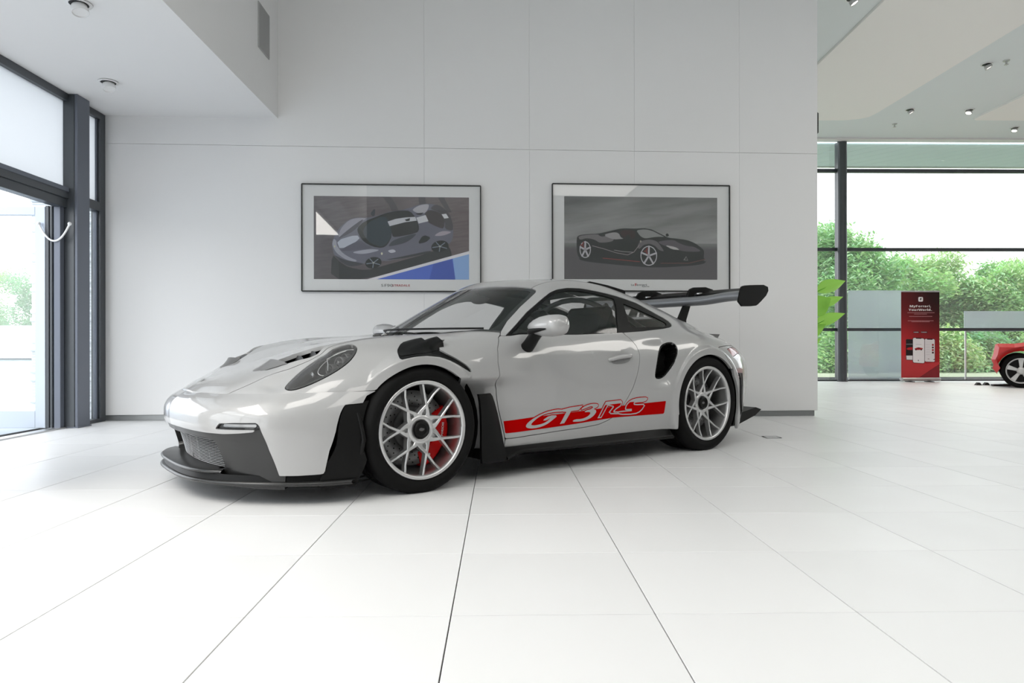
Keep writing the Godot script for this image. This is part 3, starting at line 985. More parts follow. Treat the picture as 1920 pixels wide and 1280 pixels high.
func build_car() -> void:
	car_materials()
	make_grid()
	car = thing("sports_car", "light grey sports car with a tall rear wing and red lettered side stripe", "car", W(-0.9630, 0, 4.4299), deg_to_rad(36.71))
	var o_lamp := Outline.new(self, soften(pl([-0.674, 0.211, -0.659, 0.183, -0.585, 0.200, -0.490, 0.240, -0.420, 0.276, -0.358, 0.318, -0.306, 0.377, -0.287, 0.424, -0.293, 0.470, -0.335, 0.467, -0.415, 0.428, -0.508, 0.382, -0.598, 0.310, -0.660, 0.239])))
	var o_vent := Outline.new(self, pl([-0.143, 0.300, -0.138, 0.292, -0.072, 0.301, 0.008, 0.305, 0.092, 0.297, 0.159, 0.278, 0.231, 0.250, 0.280, 0.229, 0.317, 0.213, 0.309, 0.229, 0.284, 0.250, 0.223, 0.285, 0.169, 0.315, 0.138, 0.340, 0.150, 0.373, 0.222, 0.420, 0.15, 0.425, 0.076, 0.425, 0.004, 0.418, -0.058, 0.402, -0.103, 0.358, -0.129, 0.322]))
	var o_hvent := Outline.new(self, soften(pl([-0.70, 0.56, -0.65, 0.655, -0.547, 0.622, -0.466, 0.578, -0.375, 0.553, -0.38, 0.53, -0.407, 0.497, -0.491, 0.435, -0.549, 0.430, -0.624, 0.430, -0.69, 0.45]), 1))
	var o_hood := Outline.new(self, pl([-0.977, 1.45, -0.974, 0.77, -0.962, 0.546, -0.930, 0.38, -0.891, 0.276, -0.866, 0.272, -0.704, 0.353, -0.614, 0.369, -0.516, 0.405, -0.457, 0.437, -0.371, 0.489, -0.20, 0.52, 0.0, 0.55, 0.20, 0.54, 0.52, 0.531, 0.41, 0.632, 0.29, 0.846, 0.24, 1.05, 0.22, 1.45]))
	var o_cowl := Outline.new(self, pl([0.52, 0.531, 0.41, 0.632, 0.29, 0.846, 0.24, 1.05, 0.22, 1.45, 0.29, 1.45, 0.32, 0.985, 0.407, 0.725, 0.512, 0.59, 0.60, 0.516, 0.66, 0.485]))
	var o_screen := Outline.new(self, pl([0.66, 0.485, 0.60, 0.516, 0.512, 0.59, 0.407, 0.725, 0.32, 0.985, 0.29, 1.45, 0.93, 1.45, 0.95, 1.21, 1.001, 1.022, 1.052, 0.911, 1.085, 0.835, 1.086, 0.797, 1.068, 0.774, 0.902, 0.682, 0.76, 0.583]))
	var o_fender := Outline.new(self, pl([-0.891, 0.276, -0.853, 0.233, -0.747, 0.182, -0.628, 0.157, -0.537, 0.152, -0.416, 0.149, -0.312, 0.147, -0.20, 0.147, 0.0, 0.1, 0.33, 0.05, 0.40, -0.10, 0.42, -0.235, 0.604, -0.235, 0.607, -0.168, 0.561, 0.078, 0.549, 0.133, 0.519, 0.176, 0.529, 0.195, 0.526, 0.215, 0.523, 0.269, 0.544, 0.347, 0.601, 0.432, 0.63, 0.452, 0.66, 0.485, 0.52, 0.531, 0.20, 0.54, 0.0, 0.55, -0.20, 0.52, -0.371, 0.489, -0.457, 0.437, -0.516, 0.405, -0.614, 0.369, -0.704, 0.353, -0.866, 0.272]))
	var o_door := Outline.new(self, pl([0.607, -0.168, 0.561, 0.078, 0.549, 0.133, 0.519, 0.176, 0.529, 0.195, 0.526, 0.215, 0.523, 0.269, 0.544, 0.347, 0.601, 0.432, 0.63, 0.448, 0.667, 0.446, 1.232, 0.445, 1.678, 0.459, 1.716, 0.416, 1.753, 0.361, 1.762, 0.316, 1.763, 0.297, 1.747, 0.250, 1.709, 0.161, 1.673, 0.091, 1.623, 0.021, 1.582, -0.019, 1.510, -0.077, 1.445, -0.104, 1.361, -0.126, 1.235, -0.137, 0.993, -0.146]))
	var o_dlo := Outline.new(self, pl([0.667, 0.446, 0.901, 0.610, 1.036, 0.680, 1.149, 0.735, 1.225, 0.761, 1.323, 0.774, 1.446, 0.774, 1.564, 0.762, 1.685, 0.748, 1.783, 0.736, 1.984, 0.703, 2.142, 0.647, 2.240, 0.607, 2.278, 0.578, 2.282, 0.548, 2.255, 0.522, 2.208, 0.504, 2.117, 0.489, 1.886, 0.469, 1.678, 0.459, 1.232, 0.445]))
	var o_dglass := Outline.new(self, pl([0.705, 0.457, 0.911, 0.590, 1.025, 0.654, 1.139, 0.708, 1.212, 0.738, 1.304, 0.753, 1.424, 0.753, 1.545, 0.741, 1.668, 0.724, 1.742, 0.711, 1.725, 0.656, 1.675, 0.556, 1.637, 0.464, 1.235, 0.452]))
	var o_qglass := Outline.new(self, soften(pl([1.818, 0.687, 1.828, 0.677, 1.940, 0.651, 2.101, 0.605, 2.193, 0.569, 2.216, 0.548, 2.205, 0.525, 2.132, 0.505, 1.79, 0.498, 1.775, 0.505]), 1))
	var o_intake := Outline.new(self, soften(pl([1.889, 0.152, 1.905, 0.204, 1.952, 0.288, 1.980, 0.324, 2.022, 0.357, 2.063, 0.371, 2.114, 0.366, 2.133, 0.335, 2.121, 0.297, 2.084, 0.256, 2.045, 0.206, 2.004, 0.157, 1.957, 0.138, 1.908, 0.137])))
	var o_roof := Outline.new(self, pl([0.93, 1.45, 0.95, 1.21, 1.001, 1.022, 1.052, 0.911, 1.085, 0.835, 1.10, 0.842, 1.40, 0.868, 1.80, 0.872, 2.0, 0.878, 2.01, 1.45]))
	var o_rear := Outline.new(self, pl([2.01, 1.45, 2.0, 0.878, 2.3, 0.83, 2.62, 0.745, 2.67, 0.95, 2.69, 1.45]))
	var o_lid := Outline.new(self, pl([2.69, 1.45, 2.67, 0.95, 2.62, 0.745, 2.70, 0.715, 3.25, 0.56, 3.30, 0.9, 3.31, 1.45]))
	var o_tail := Outline.new(self, pl([2.606, 0.326, 2.614, 0.301, 2.673, 0.250, 2.749, 0.186, 2.80, 0.0, 2.80, -0.25, 3.6, -0.25, 3.6, 1.45, 3.31, 1.45, 3.30, 0.9, 3.25, 0.56, 3.2, 0.42, 2.85, 0.36]))
	var o_side := Outline.new(self, pl([0.63, 0.452, 0.66, 0.485, 0.76, 0.583, 0.902, 0.682, 1.068, 0.774, 1.086, 0.797, 1.085, 0.835, 1.10, 0.842, 1.40, 0.868, 1.80, 0.872, 2.0, 0.878, 2.3, 0.83, 2.62, 0.745, 2.70, 0.715, 3.25, 0.56, 3.2, 0.42, 2.85, 0.36, 2.606, 0.326, 2.614, 0.301, 2.673, 0.250, 2.749, 0.186, 2.5, 0.1, 2.2, 0.0, 2.09, -0.1, 2.085, -0.198, 2.057, -0.199, 1.762, -0.208, 1.262, -0.218, 0.819, -0.230, 0.604, -0.235, 0.607, -0.168, 0.8, -0.1, 0.8, 0.4]))
	var o_lights := Outline.new(self, pl([2.735, 0.318, 2.80, 0.335, 2.90, 0.352, 3.0, 0.37, 3.1, 0.36, 3.05, 0.32, 2.93, 0.30, 2.80, 0.266]))
	for sd_ in [1, -1]:
		panel("front_fender", o_fender, [o_lamp, o_vent], CM.paint, 0.0, 0.022, sd_, null, 0.002, arches)
		var dr := panel("door_panel", o_door, [], CM.paint, 0.0, 0.022, sd_)
		panel("side_frame", o_side, [o_door, o_dlo, o_intake], CM.paint, 0.0, 0.022, sd_, null, 0.002, arches)
		panel("window_surround", o_dlo, [o_dglass, o_qglass], CM.plastic, -0.003, 0.02, sd_, null, 0.0)
		panel("side_window", o_dglass, [], CM.glass, -0.008, 0.0, sd_, null, -0.004)
		panel("quarter_window", o_qglass, [], CM.glass, -0.008, 0.0, sd_, null, -0.004)
		panel("fender_vent", o_vent, [], CM.black, -0.010, 0.0, sd_, null, -0.004)
		# headlamp: bowl, rim, reflector, projectors under a clear cover
		var hl := panel("headlamp", o_lamp, [], CM.dark, -0.085, 0.0, sd_, null, -0.006)
		panel("cover", o_lamp, [], CM.lens, 0.0015, 0.0, sd_, hl, 0.002)
		var ring := func(q: Vector2, p: Vector3) -> float:
			var d := o_lamp.d(q)
			return max(d + 0.002, -d - 0.013 - 0.012 * ss(0.0, 0.35, 0.36 - q.y + (q.x + 0.45) * 0.6))
		obj("rim", cut(GR, GN, GUS, GSS, bounds(o_lamp.p), ring, -0.001, 0.03, sd_), CM.gloss, hl)
		headlamp_parts(hl, sd_)
		side_intake(o_intake, sd_)
		fender_louvres(sd_)
		mirror(sd_)
		door_handle(dr, sd_)
		side_blades(sd_)
		if sd_ > 0: stripe(sd_)
	panel("hood", o_hood, [o_hvent], CM.paint, 0.0, 0.022, 0)
	for sd_ in [1, -1]: panel("hood_vent", o_hvent, [], CM.dark, -0.05, 0.0, sd_, null, -0.004)
	hood_louvres()
	panel("cowl", o_cowl, [], CM.black, -0.012, 0.02, 0)
	var scr := func(q: Vector2, p: Vector3) -> float: return o_screen.d(q) + 0.001
	var border := func(q: Vector2, _p: Vector3) -> float:
		var d := o_screen.d(q)
		var w := 0.030 + 0.05 * ss(0.75, 0.6, q.x) * ss(0.75, 0.5, q.y)
		return max(d + 0.001, -d - w)
	obj("windscreen", cut(GR, GN, GUS, GSS, bounds(o_screen.p), scr, -0.004, 0.0, 0), CM.glass, car)
	obj("screen_border", cut(GR, GN, GUS, GSS, bounds(o_screen.p), border, -0.007, 0.0, 0), CM.gloss, car)
	panel("roof", o_roof, [], CM.paint, 0.0, 0.02, 0)
	panel("rear_window", o_rear, [], CM.glass, -0.004, 0.0, 0)
	panel("engine_lid", o_lid, [], CM.paint, 0.0, 0.022, 0)
	panel("rear_bumper", o_tail, [o_lights], CM.paint, 0.0, 0.022, 0, null, 0.002, arches)
	panel("tail_lamp", o_lights, [], CM.lamp_red, -0.001, 0.01, 0)
	var cap := MB.new()
	var last: PackedVector3Array = GR[GR.size() - 1]
	for j in range(0, NT - 1):
		var a: Vector3 = last[j]
		var b: Vector3 = last[j + 1]
		var ca := Vector3(a.x, a.y, -a.z)
		var cb := Vector3(b.x, b.y, -b.z)
		cap.quad(a, ca, cb, b)
	obj("rear_panel", cap, CM.black, car)
	# inner shell so that gaps and the cabin are dark
	var liner := func(q: Vector2, p: Vector3) -> float:
		var d: float = max(-o_dlo.d(q), max(-o_screen.d(q), -o_rear.d(q)))
		d = max(d, -o_hvent.d(q))
		d = max(d, max(-o_lamp.d(q) + 0.02, -o_intake.d(q) + 0.03))
		if p.z > 0.45: d = max(d, max(0.43 - Vector2(p.x, p.y).distance_to(HUB_F), 0.45 - Vector2(p.x, p.y).distance_to(HUB_R)))
		if p.x < 0.45: d = max(d, 0.5 - p.y)
		return d
	obj("inner_lining", cut(GR, GN, GUS, GSS, Rect2(-0.93, -0.24, 4.3, 1.7), liner, -0.035, 0.0, 0, 2), CM.trim, car)
	front_bumper()
	underbody()
	rear_wing()
	interior()
	wheel(HUB_F, 1, true)
	wheel(HUB_R, 1, false)
	wheel(HUB_F, -1, true)
	wheel(HUB_R, -1, false)

func sv(p: Vector3, sg: int) -> Vector3: return Vector3(p.x, p.y, p.z * sg)

# a strip surface laid on the body between rows of (u, s, offset), as a plate with thickness th
func body_plate(rows: Array, th: float, sg: int) -> MB:
	var m := MB.new()
	var top := []
	var bot := []
	for r in rows:
		var t := []
		var b := []
		for e in r:
			var a: Array = at_us(e[0], e[1], e[2])
			t.append(sv(a[0], sg))
			b.append(sv(a[0] - a[1] * th, sg))
		top.append(t)
		bot.append(b)
	m.sheet(top, sg < 0)
	m.sheet(bot, sg > 0)
	m.flat()
	var n := rows.size()
	var k: int = rows[0].size()
	for i in n - 1:
		m._q(sg < 0, top[i][0], top[i + 1][0], bot[i + 1][0], bot[i][0])
		m._q(sg < 0, top[i + 1][k - 1], top[i][k - 1], bot[i][k - 1], bot[i + 1][k - 1])
	for j in k - 1:
		m._q(sg < 0, top[0][j + 1], top[0][j], bot[0][j], bot[0][j + 1])
		m._q(sg < 0, top[n - 1][j], top[n - 1][j + 1], bot[n - 1][j + 1], bot[n - 1][j])
	return m

func headlamp_parts(hl: Node, sg: int) -> void:
	var refl := MB.new(true)
	var rows := []
	for i in 7:
		var r := []
		for j in 7:
			var a := i / 6.0
			var b := j / 6.0
			var c: Array = at_us(-0.650 + 0.115 * a, 0.215 + 0.075 * a + (0.045 + 0.05 * a) * b, -0.014 - 0.035 * sin(PI * b) - 0.02 * a)
			r.append(sv(c[0], sg))
		rows.append(r)
	refl.sheet(rows, sg < 0)
	obj("reflector", refl, CM.chrome, hl)
	# thin oval ring round the projectors
	var op := []
	for k in 29:
		var v := Vector2(cos(TAU * k / 28) * 0.135, sin(TAU * k / 28) * 0.052).rotated(0.62)
		op.append(sv(at_us(-0.405 + v.x, 0.355 + v.y, -0.022)[0], sg))
	var om := MB.new()
	om.tube(op, 0.0022, 6, false)
	obj("ring", om, CM.satin, hl)
	for e in [[-0.400, 0.350, 0.034], [-0.455, 0.318, 0.026], [-0.36, 0.39, 0.024]]:
		var c: Array = at_us(e[0], e[1], -0.045)
		var ax := Vector3(-0.93, 0.1, 0.25).normalized()
		var xf := Transform3D(Basis(Quaternion(Vector3(0, 0, 1), sv(ax, sg))), sv(c[0], sg))
		var m := MB.new(true)
		m.lathe([Vector2(0.0, -0.03), Vector2(e[2] * 1.15, -0.03), Vector2(e[2] * 1.15, 0.012), Vector2(e[2], 0.016), Vector2(e[2] * 0.92, 0.008)], 20, xf)
		var pj := obj("projector", m, mat(grey(0.05), 0.3, 0.5), hl)
		var l := MB.new(true)
		l.lathe([Vector2(e[2] * 0.92, 0.006), Vector2(e[2] * 0.7, 0.018), Vector2(e[2] * 0.35, 0.026), Vector2(0, 0.028)], 20, xf)
		obj("lens", l, CM.gloss, hl)
	for q in [[[-0.455, 0.375], [-0.41, 0.392], [-0.37, 0.408], [-0.345, 0.415]], [[-0.475, 0.285], [-0.462, 0.33], [-0.455, 0.37]]]:
		var p := []
		for e in q: p.append(sv(at_us(e[0], e[1], -0.012)[0], sg))
		var m := MB.new()
		m.tube(p, 0.0035, 6)
		obj("light_strip", m, CM.chrome, hl)

func side_intake(o: Outline, sg: int) -> void:
	var f := func(q: Vector2, _p: Vector3) -> float: return o.d(q) + 0.001
	var duct := obj("side_intake", cut(GR, GN, GUS, GSS, bounds(o.p), f, -0.006, 0.10, sg), CM.black, car)
	# keep only the walls: a deep back plate is set behind
	var b := MB.new()
	var rows := []
	for i in 9:
		var r := []
		for j in 9:
			var a: Array = at_us(1.84 + 0.32 * i / 8.0, 0.10 + 0.31 * j / 8.0, -0.004)
			r.append(sv(a[0] - Vector3(0, 0, 0.045 + 0.012 * i), sg))
		rows.append(r)
	b.sheet(rows, sg < 0)
	duct.mesh = b.mesh()
	duct.material_override = CM.dark
	var rim := func(q: Vector2, _p: Vector3) -> float:
		var d := o.d(q)
		return max(d, -d - 0.009)
	obj("rim", cut(GR, GN, GUS, GSS, bounds(o.p), rim, -0.001, 0.13, sg), CM.black, duct)

func fender_louvres(sg: int) -> void:
	for e in [[-0.132, 0.068, 0.318, 0.395, 0.335, 0.438], [0.05, 0.168, 0.335, 0.425, 0.352, 0.440]]:
		var rows := []
		for i in 9:
			var t := i / 8.0
			var r := []
			for j in 11:
				var b := j / 10.0
				var s := lerpf(lerpf(e[2], e[4], t), lerpf(e[3], e[5], t), b)
				var rise := t * t * (3.0 - 2.0 * t) * ss(0.0, 0.30, b) * (1.0 - 0.45 * ss(0.75, 1.0, b))
				r.append([lerpf(e[0], e[1], t) + 0.01 * (1.0 - b), s, -0.008 + 0.034 * rise])
			rows.append(r)
		obj("vent_blade", body_plate(rows, 0.004, sg), CM.black, car)

func hood_louvres() -> void:
	for sg in [1, -1]:
		var rows := []
		for i in 7:
			var t := i / 6.0
			var r := []
			for j in 9:
				var b := j / 8.0
				r.append([lerpf(-0.735, -0.60, t) - 0.02 * sin(PI * b), lerpf(lerpf(0.50, 0.42, t), lerpf(0.63, 0.675, t), b), -0.003 + 0.030 * t * t * sin(PI * clampf(b, 0.02, 0.98)) ** 0.4])
			rows.append(r)
		obj("hood_scoop", body_plate(rows, 0.004, sg), mat(grey(0.13), 0.32), car)
		for k in 3:
			var u0 := -0.555 + 0.062 * k
			var rr := []
			for i in 3:
				var r := []
				for j in 6: r.append([u0 + 0.012 * i + 0.030 * j / 5.0, lerpf(0.445 + 0.018 * k, 0.62 - 0.022 * k, j / 5.0), -0.046 + 0.016 * i])
				rr.append(r)
			obj("vent_blade", body_plate(rr, 0.003, sg), CM.plastic, car)

func mirror(sg: int) -> void:
	var base := Vector3(0.80, 0.905, 0)
	var prof := [[0.845, 0.004, 0.004], [0.86, 0.020, 0.016], [0.90, 0.040, 0.036], [0.95, 0.055, 0.052], [1.00, 0.065, 0.062], [1.06, 0.068, 0.066], [1.12, 0.066, 0.063], [1.155, 0.057, 0.053], [1.172, 0.040, 0.034], [1.178, 0.002, 0.002]]
	var rows := []
	for e in prof:
		var r := []
		for k in 25:
			var a := TAU * k / 24
			var cx := cos(a)
			var sx := sin(a)
			var p := Vector3(base.x + 0.02 * (e[0] - 1.0) + (signf(cx) * abs(cx) ** 0.8) * e[1] * (1.35 if cx < 0 else 0.75), base.y - 0.055 * (1.0 - e[0]) * 0.6 + (signf(sx) * abs(sx) ** 0.85) * e[2], e[0])
			r.append(sv(p, sg))
		rows.append(r)
	var m := MB.new(true)
	m.sheet(rows, sg > 0)
	var sh := obj("door_mirror", m, CM.paint, car)
	var g := MB.new(true)
	g.lathe([Vector2(0.052, 0.0), Vector2(0.0, 0.001)], 24, Transform3D(Basis(Vector3(0, 0, -1), Vector3(0, 1, 0), Vector3(1, 0, 0)) * Basis.from_scale(Vector3(1.9, 1, 1)), sv(base + Vector3(0.052, 0.0, 1.0), sg)))
	obj("mirror_glass", g, CM.mirror, sh)
	# dark blade along the front with the arm under it
	var st := []
	for i in 10:
		var t := i / 9.0
		var r := []
		var v := lerpf(0.845, 1.10, t)
		var ru := 0.0
		for k in prof.size() - 1:
			if v >= prof[k][0] and v < prof[k + 1][0]: ru = lerpf(prof[k][1], prof[k + 1][1], (v - prof[k][0]) / (prof[k + 1][0] - prof[k][0]))
		var cu := base.x + 0.02 * (v - 1.0) - 1.35 * ru
		for k in 9:
			var a := TAU * k / 8
			var w := lerpf(0.020, 0.005, t * t)
			r.append(sv(Vector3(cu + 0.010 + cos(a) * 0.016, 0.872 + 0.014 * t + sin(a) * w, v), sg))
		st.append(r)
	var b := MB.new(true)
	b.sheet(st, sg < 0)
	obj("blade", b, CM.black, sh)
	var arm := MB.new()
	var pts := [Vector3(0.785, 0.775, 0.835), Vector3(0.785, 0.80, 0.865), Vector3(0.785, 0.835, 0.90), Vector3(0.79, 0.865, 0.925), Vector3(0.795, 0.88, 0.95)]
	var q := []
	for p in pts: q.append(sv(p, sg))
	arm.tube(q, [0.05, 0.047, 0.044, 0.046, 0.05], 14, true, 0.7)
	obj("arm", arm, CM.black, sh)

func door_handle(dr: Node, sg: int) -> void:
	var p := []
	for e in [[1.47, 0.690, -0.004], [1.485, 0.694, 0.012], [1.52, 0.700, 0.026], [1.575, 0.706, 0.030], [1.63, 0.711, 0.026], [1.668, 0.714, 0.012], [1.683, 0.714, -0.004]]:
		p.append(sv(at_side(e[0], e[1], e[2])[0], sg))
	var m := MB.new()
	m.tube(p, [0.010, 0.014, 0.015, 0.015, 0.015, 0.014, 0.010], 12)
	var h := obj("handle", m, CM.paint, dr)
	h.set_meta("label", "painted bow handle")
	var o := Outline.new(self, soften(pl([1.485, 0.262, 1.50, 0.282, 1.57, 0.297, 1.64, 0.300, 1.672, 0.29, 1.665, 0.262, 1.60, 0.247, 1.52, 0.246]), 1))
	var f := func(q: Vector2, _p: Vector3) -> float: return o.d(q)
	obj("recess", cut(GR, GN, GUS, GSS, bounds(o.p), f, 0.0012, 0.0, sg), mat(grey(0.22), 0.3), dr)  # flat darker patch on the door, shade of the handle hollow put into colour

func side_blades(sg: int) -> void:
	# upright blade behind the front wheel
	var rows := []
	for e in [[0.108, 0.405, 0.600, 0.90], [0.14, 0.402, 0.585, 0.898], [0.21, 0.403, 0.566, 0.890], [0.30, 0.398, 0.549, 0.884], [0.39, 0.389, 0.527, 0.882], [0.46, 0.381, 0.503, 0.884], [0.495, 0.372, 0.486, 0.887], [0.512, 0.366, 0.470, 0.889]]:
		var r := []
		for k in 6:
			var t := k / 5.0
			r.append(Vector3(lerpf(e[1], e[2], t), e[0], (e[3] + 0.03 * (1.0 - t) * ss(0.15, 0.4, e[0]) + 0.012 * sin(PI * t)) * 1.0))
		rows.append(r)
	obj("side_blade", slabbed(rows, 0.02, sg), CM.plastic, car)
	# skirt along the sill
	var sk := []
	for e in [[0.58, 0.112, 0.168], [0.65, 0.135, 0.170], [0.705, 0.146, 0.171], [1.036, 0.138, 0.174], [1.6, 0.128, 0.180], [2.06, 0.122, 0.186]]:
		var b := lerpf(0.872, 0.905, (e[0] - 0.58) / 1.5)
		sk.append([Vector3(e[0], e[1], b + 0.035), Vector3(e[0], e[1] + 0.012, b + 0.042), Vector3(e[0], e[1] + 0.025, b + 0.022), Vector3(e[0], e[2] + 0.012, b - 0.012)])
	for r in sk: r.reverse()
	var t2 := []
	for r in sk:
		var q := []
		for p in r: q.append(p)
		q.reverse()
		t2.append(q)
	obj("side_skirt", slabbed(transpose(t2), 0.03, sg), CM.black, car)
	# upright black outlet blade behind the rear wheel, and the diffuser foot
	var rb := []
	for i in 4:
		var r := []
		for j in 9:
			var sj := lerpf(-0.21, 0.155, j / 8.0)
			r.append([lerpf(2.842 + 0.05 * ss(-0.05, -0.2, sj), 2.935 - 0.02 * ss(0.08, 0.155, sj), i / 3.0), sj, 0.014])
		rb.append(r)
	obj("outlet_blade", body_plate(rb, 0.03, sg), CM.plastic, car)
	var df := MB.new()
	df.slab(pl([2.80, 0.118, 3.06, 0.128, 3.33, 0.195, 3.42, 0.24, 3.34, 0.262, 3.02, 0.215, 2.80, 0.17]), -0.16 * sg, Transform3D(Basis(), Vector3(0, 0, 0.78 * sg)), 0.006)
	obj("diffuser_foot", df, CM.black, car)

func transpose(g: Array) -> Array:
	var out := []
	for j in g[0].size():
		var r := []
		for i in g.size(): r.append(g[i][j])
		out.append(r)
	return out

# rows going up, points going backwards along the left side: a plate whose outer face is the grid
func slabbed(rows: Array, th: float, sg: int) -> MB:
	var a := []
	var b := []
	for r in rows:
		var p := []
		var q := []
		for v in r:
			p.append(sv(v, sg))
			q.append(sv(v - Vector3(0, 0, th), sg))
		a.append(p)
		b.append(q)
	var m := MB.new()
	m.sheet(a, sg < 0)
	m.sheet(b, sg > 0)
	m.flat()
	var n := a.size()
	var k: int = a[0].size()
	for i in n - 1:
		m._q(sg < 0, a[i][0], a[i + 1][0], b[i + 1][0], b[i][0])
		m._q(sg < 0, a[i + 1][k - 1], a[i][k - 1], b[i][k - 1], b[i + 1][k - 1])
	for j in k - 1:
		m._q(sg < 0, a[0][j + 1], a[0][j], b[0][j], b[0][j + 1])
		m._q(sg < 0, a[n - 1][j], a[n - 1][j + 1], b[n - 1][j + 1], b[n - 1][j])
	return m

func decal(called: String, polys: Array, off: float, mt: Material, parent: Node, sg := 1) -> MeshInstance3D:
	var st := SurfaceTool.new()
	st.begin(Mesh.PRIMITIVE_TRIANGLES)
	for poly in polys:
		var bb := bounds(poly, 0.0)
		var n := int(ceil(bb.size.x / 0.03))
		for k in n:
			var x0 := bb.position.x + bb.size.x * k / n
			var x1 := bb.position.x + bb.size.x * (k + 1) / n
			for c in decal_cells(poly, x0, x1, bb):
				var p: PackedVector2Array = c
				var ix := Geometry2D.triangulate_polygon(p)
				for t in range(0, ix.size(), 3):
					var q := [p[ix[t]], p[ix[t + 1]], p[ix[t + 2]]]
					if (q[1] - q[0]).cross(q[2] - q[0]) > 0: q = [q[0], q[2], q[1]]
					for e in q:
						var a: Array = at_side(e.x, e.y, off)
						st.set_normal(sv(a[1], sg))
						st.add_vertex(sv(a[0], sg))
	return obj(called, st.commit(), mt, parent)

func decal_cells(poly: PackedVector2Array, x0: float, x1: float, bb: Rect2) -> Array:
	var out := []
	var n := int(ceil(bb.size.y / 0.02))
	for k in n:
		var y0 := bb.position.y + bb.size.y * k / n
		var y1 := bb.position.y + bb.size.y * (k + 1) / n
		out.append_array(Geometry2D.intersect_polygons(poly, PackedVector2Array([Vector2(x0, y0), Vector2(x1, y0), Vector2(x1, y1), Vector2(x0, y1)])))
	return out

func stripe(sg: int) -> void:
	var LET := {}
	LET.G = pl([1.050, 0.369, 1.026, 0.387, 0.951, 0.383, 0.879, 0.368, 0.813, 0.343, 0.768, 0.319, 0.750, 0.300, 0.756, 0.287, 0.787, 0.280, 0.844, 0.281, 0.906, 0.296, 0.951, 0.319, 1.004, 0.349, 0.936, 0.353, 0.874, 0.323, 0.912, 0.323, 0.944, 0.339, 0.918, 0.318, 0.877, 0.304, 0.830, 0.298, 0.796, 0.299, 0.791, 0.306, 0.802, 0.318, 0.846, 0.345, 0.905, 0.365, 0.980, 0.371])
	LET.T = pl([1.026, 0.381, 1.099, 0.392, 1.216, 0.400, 1.174, 0.371, 1.113, 0.369, 1.052, 0.296, 1.016, 0.293, 1.072, 0.367, 1.046, 0.368])
	LET.three = pl([1.192, 0.370, 1.215, 0.390, 1.270, 0.405, 1.329, 0.406, 1.355, 0.398, 1.345, 0.383, 1.306, 0.372, 1.329, 0.363, 1.330, 0.347, 1.291, 0.318, 1.232, 0.301, 1.175, 0.297, 1.117, 0.301, 1.139, 0.315, 1.199, 0.313, 1.249, 0.324, 1.279, 0.344, 1.271, 0.355, 1.221, 0.355, 1.243, 0.367, 1.285, 0.371, 1.307, 0.385, 1.286, 0.392, 1.235, 0.380])
	LET.R = pl([1.339, 0.309, 1.422, 0.413, 1.561, 0.418, 1.576, 0.403, 1.557, 0.375, 1.519, 0.360, 1.496, 0.345, 1.544, 0.342, 1.526, 0.324, 1.463, 0.328, 1.443, 0.342, 1.485, 0.376, 1.441, 0.386, 1.374, 0.308])
	LET.S = pl([1.808, 0.428, 1.719, 0.428, 1.652, 0.416, 1.608, 0.386, 1.596, 0.356, 1.602, 0.347, 1.667, 0.346, 1.562, 0.345, 1.518, 0.342, 1.535, 0.318, 1.685, 0.312, 1.746, 0.330, 1.792, 0.384, 1.685, 0.384, 1.686, 0.395, 1.788, 0.397])
	LET.stripe = pl([0.600, 0.336, 0.803, 0.348, 1.153, 0.362, 1.458, 0.375, 1.973, 0.394, 1.976, 0.389, 1.970, 0.311, 1.962, 0.303, 1.491, 0.304, 1.072, 0.281, 0.773, 0.269, 0.615, 0.263, 0.608, 0.268])
	for k in ["G", "three", "S"]: LET[k] = soften(LET[k], 1)
	var band := decal("side_stripe", [LET.stripe], 0.0016, CM.decal, car, sg)
	band.set_meta("label", "red side stripe with knocked-out lettering")
	var rim := []
	for k in ["G", "T", "three", "R", "S"]: rim.append_array(Geometry2D.offset_polygon(LET[k], 0.0055, Geometry2D.JOIN_ROUND))
	decal("letter_outline", rim, 0.0024, CM.decal, band, sg)
	for k in ["G", "T", "three", "R", "S"]: decal("letter", [LET[k]], 0.0032, CM.letter, band, sg)
	for k in ["R", "S"]:
		var inner := []
		for p in Geometry2D.offset_polygon(LET[k], -0.008): inner.append_array(Geometry2D.intersect_polygons(p, Geometry2D.offset_polygon(LET.stripe, 0.018)[0]))
		decal("letter_fill", inner, 0.0040, CM.decal, band, sg)

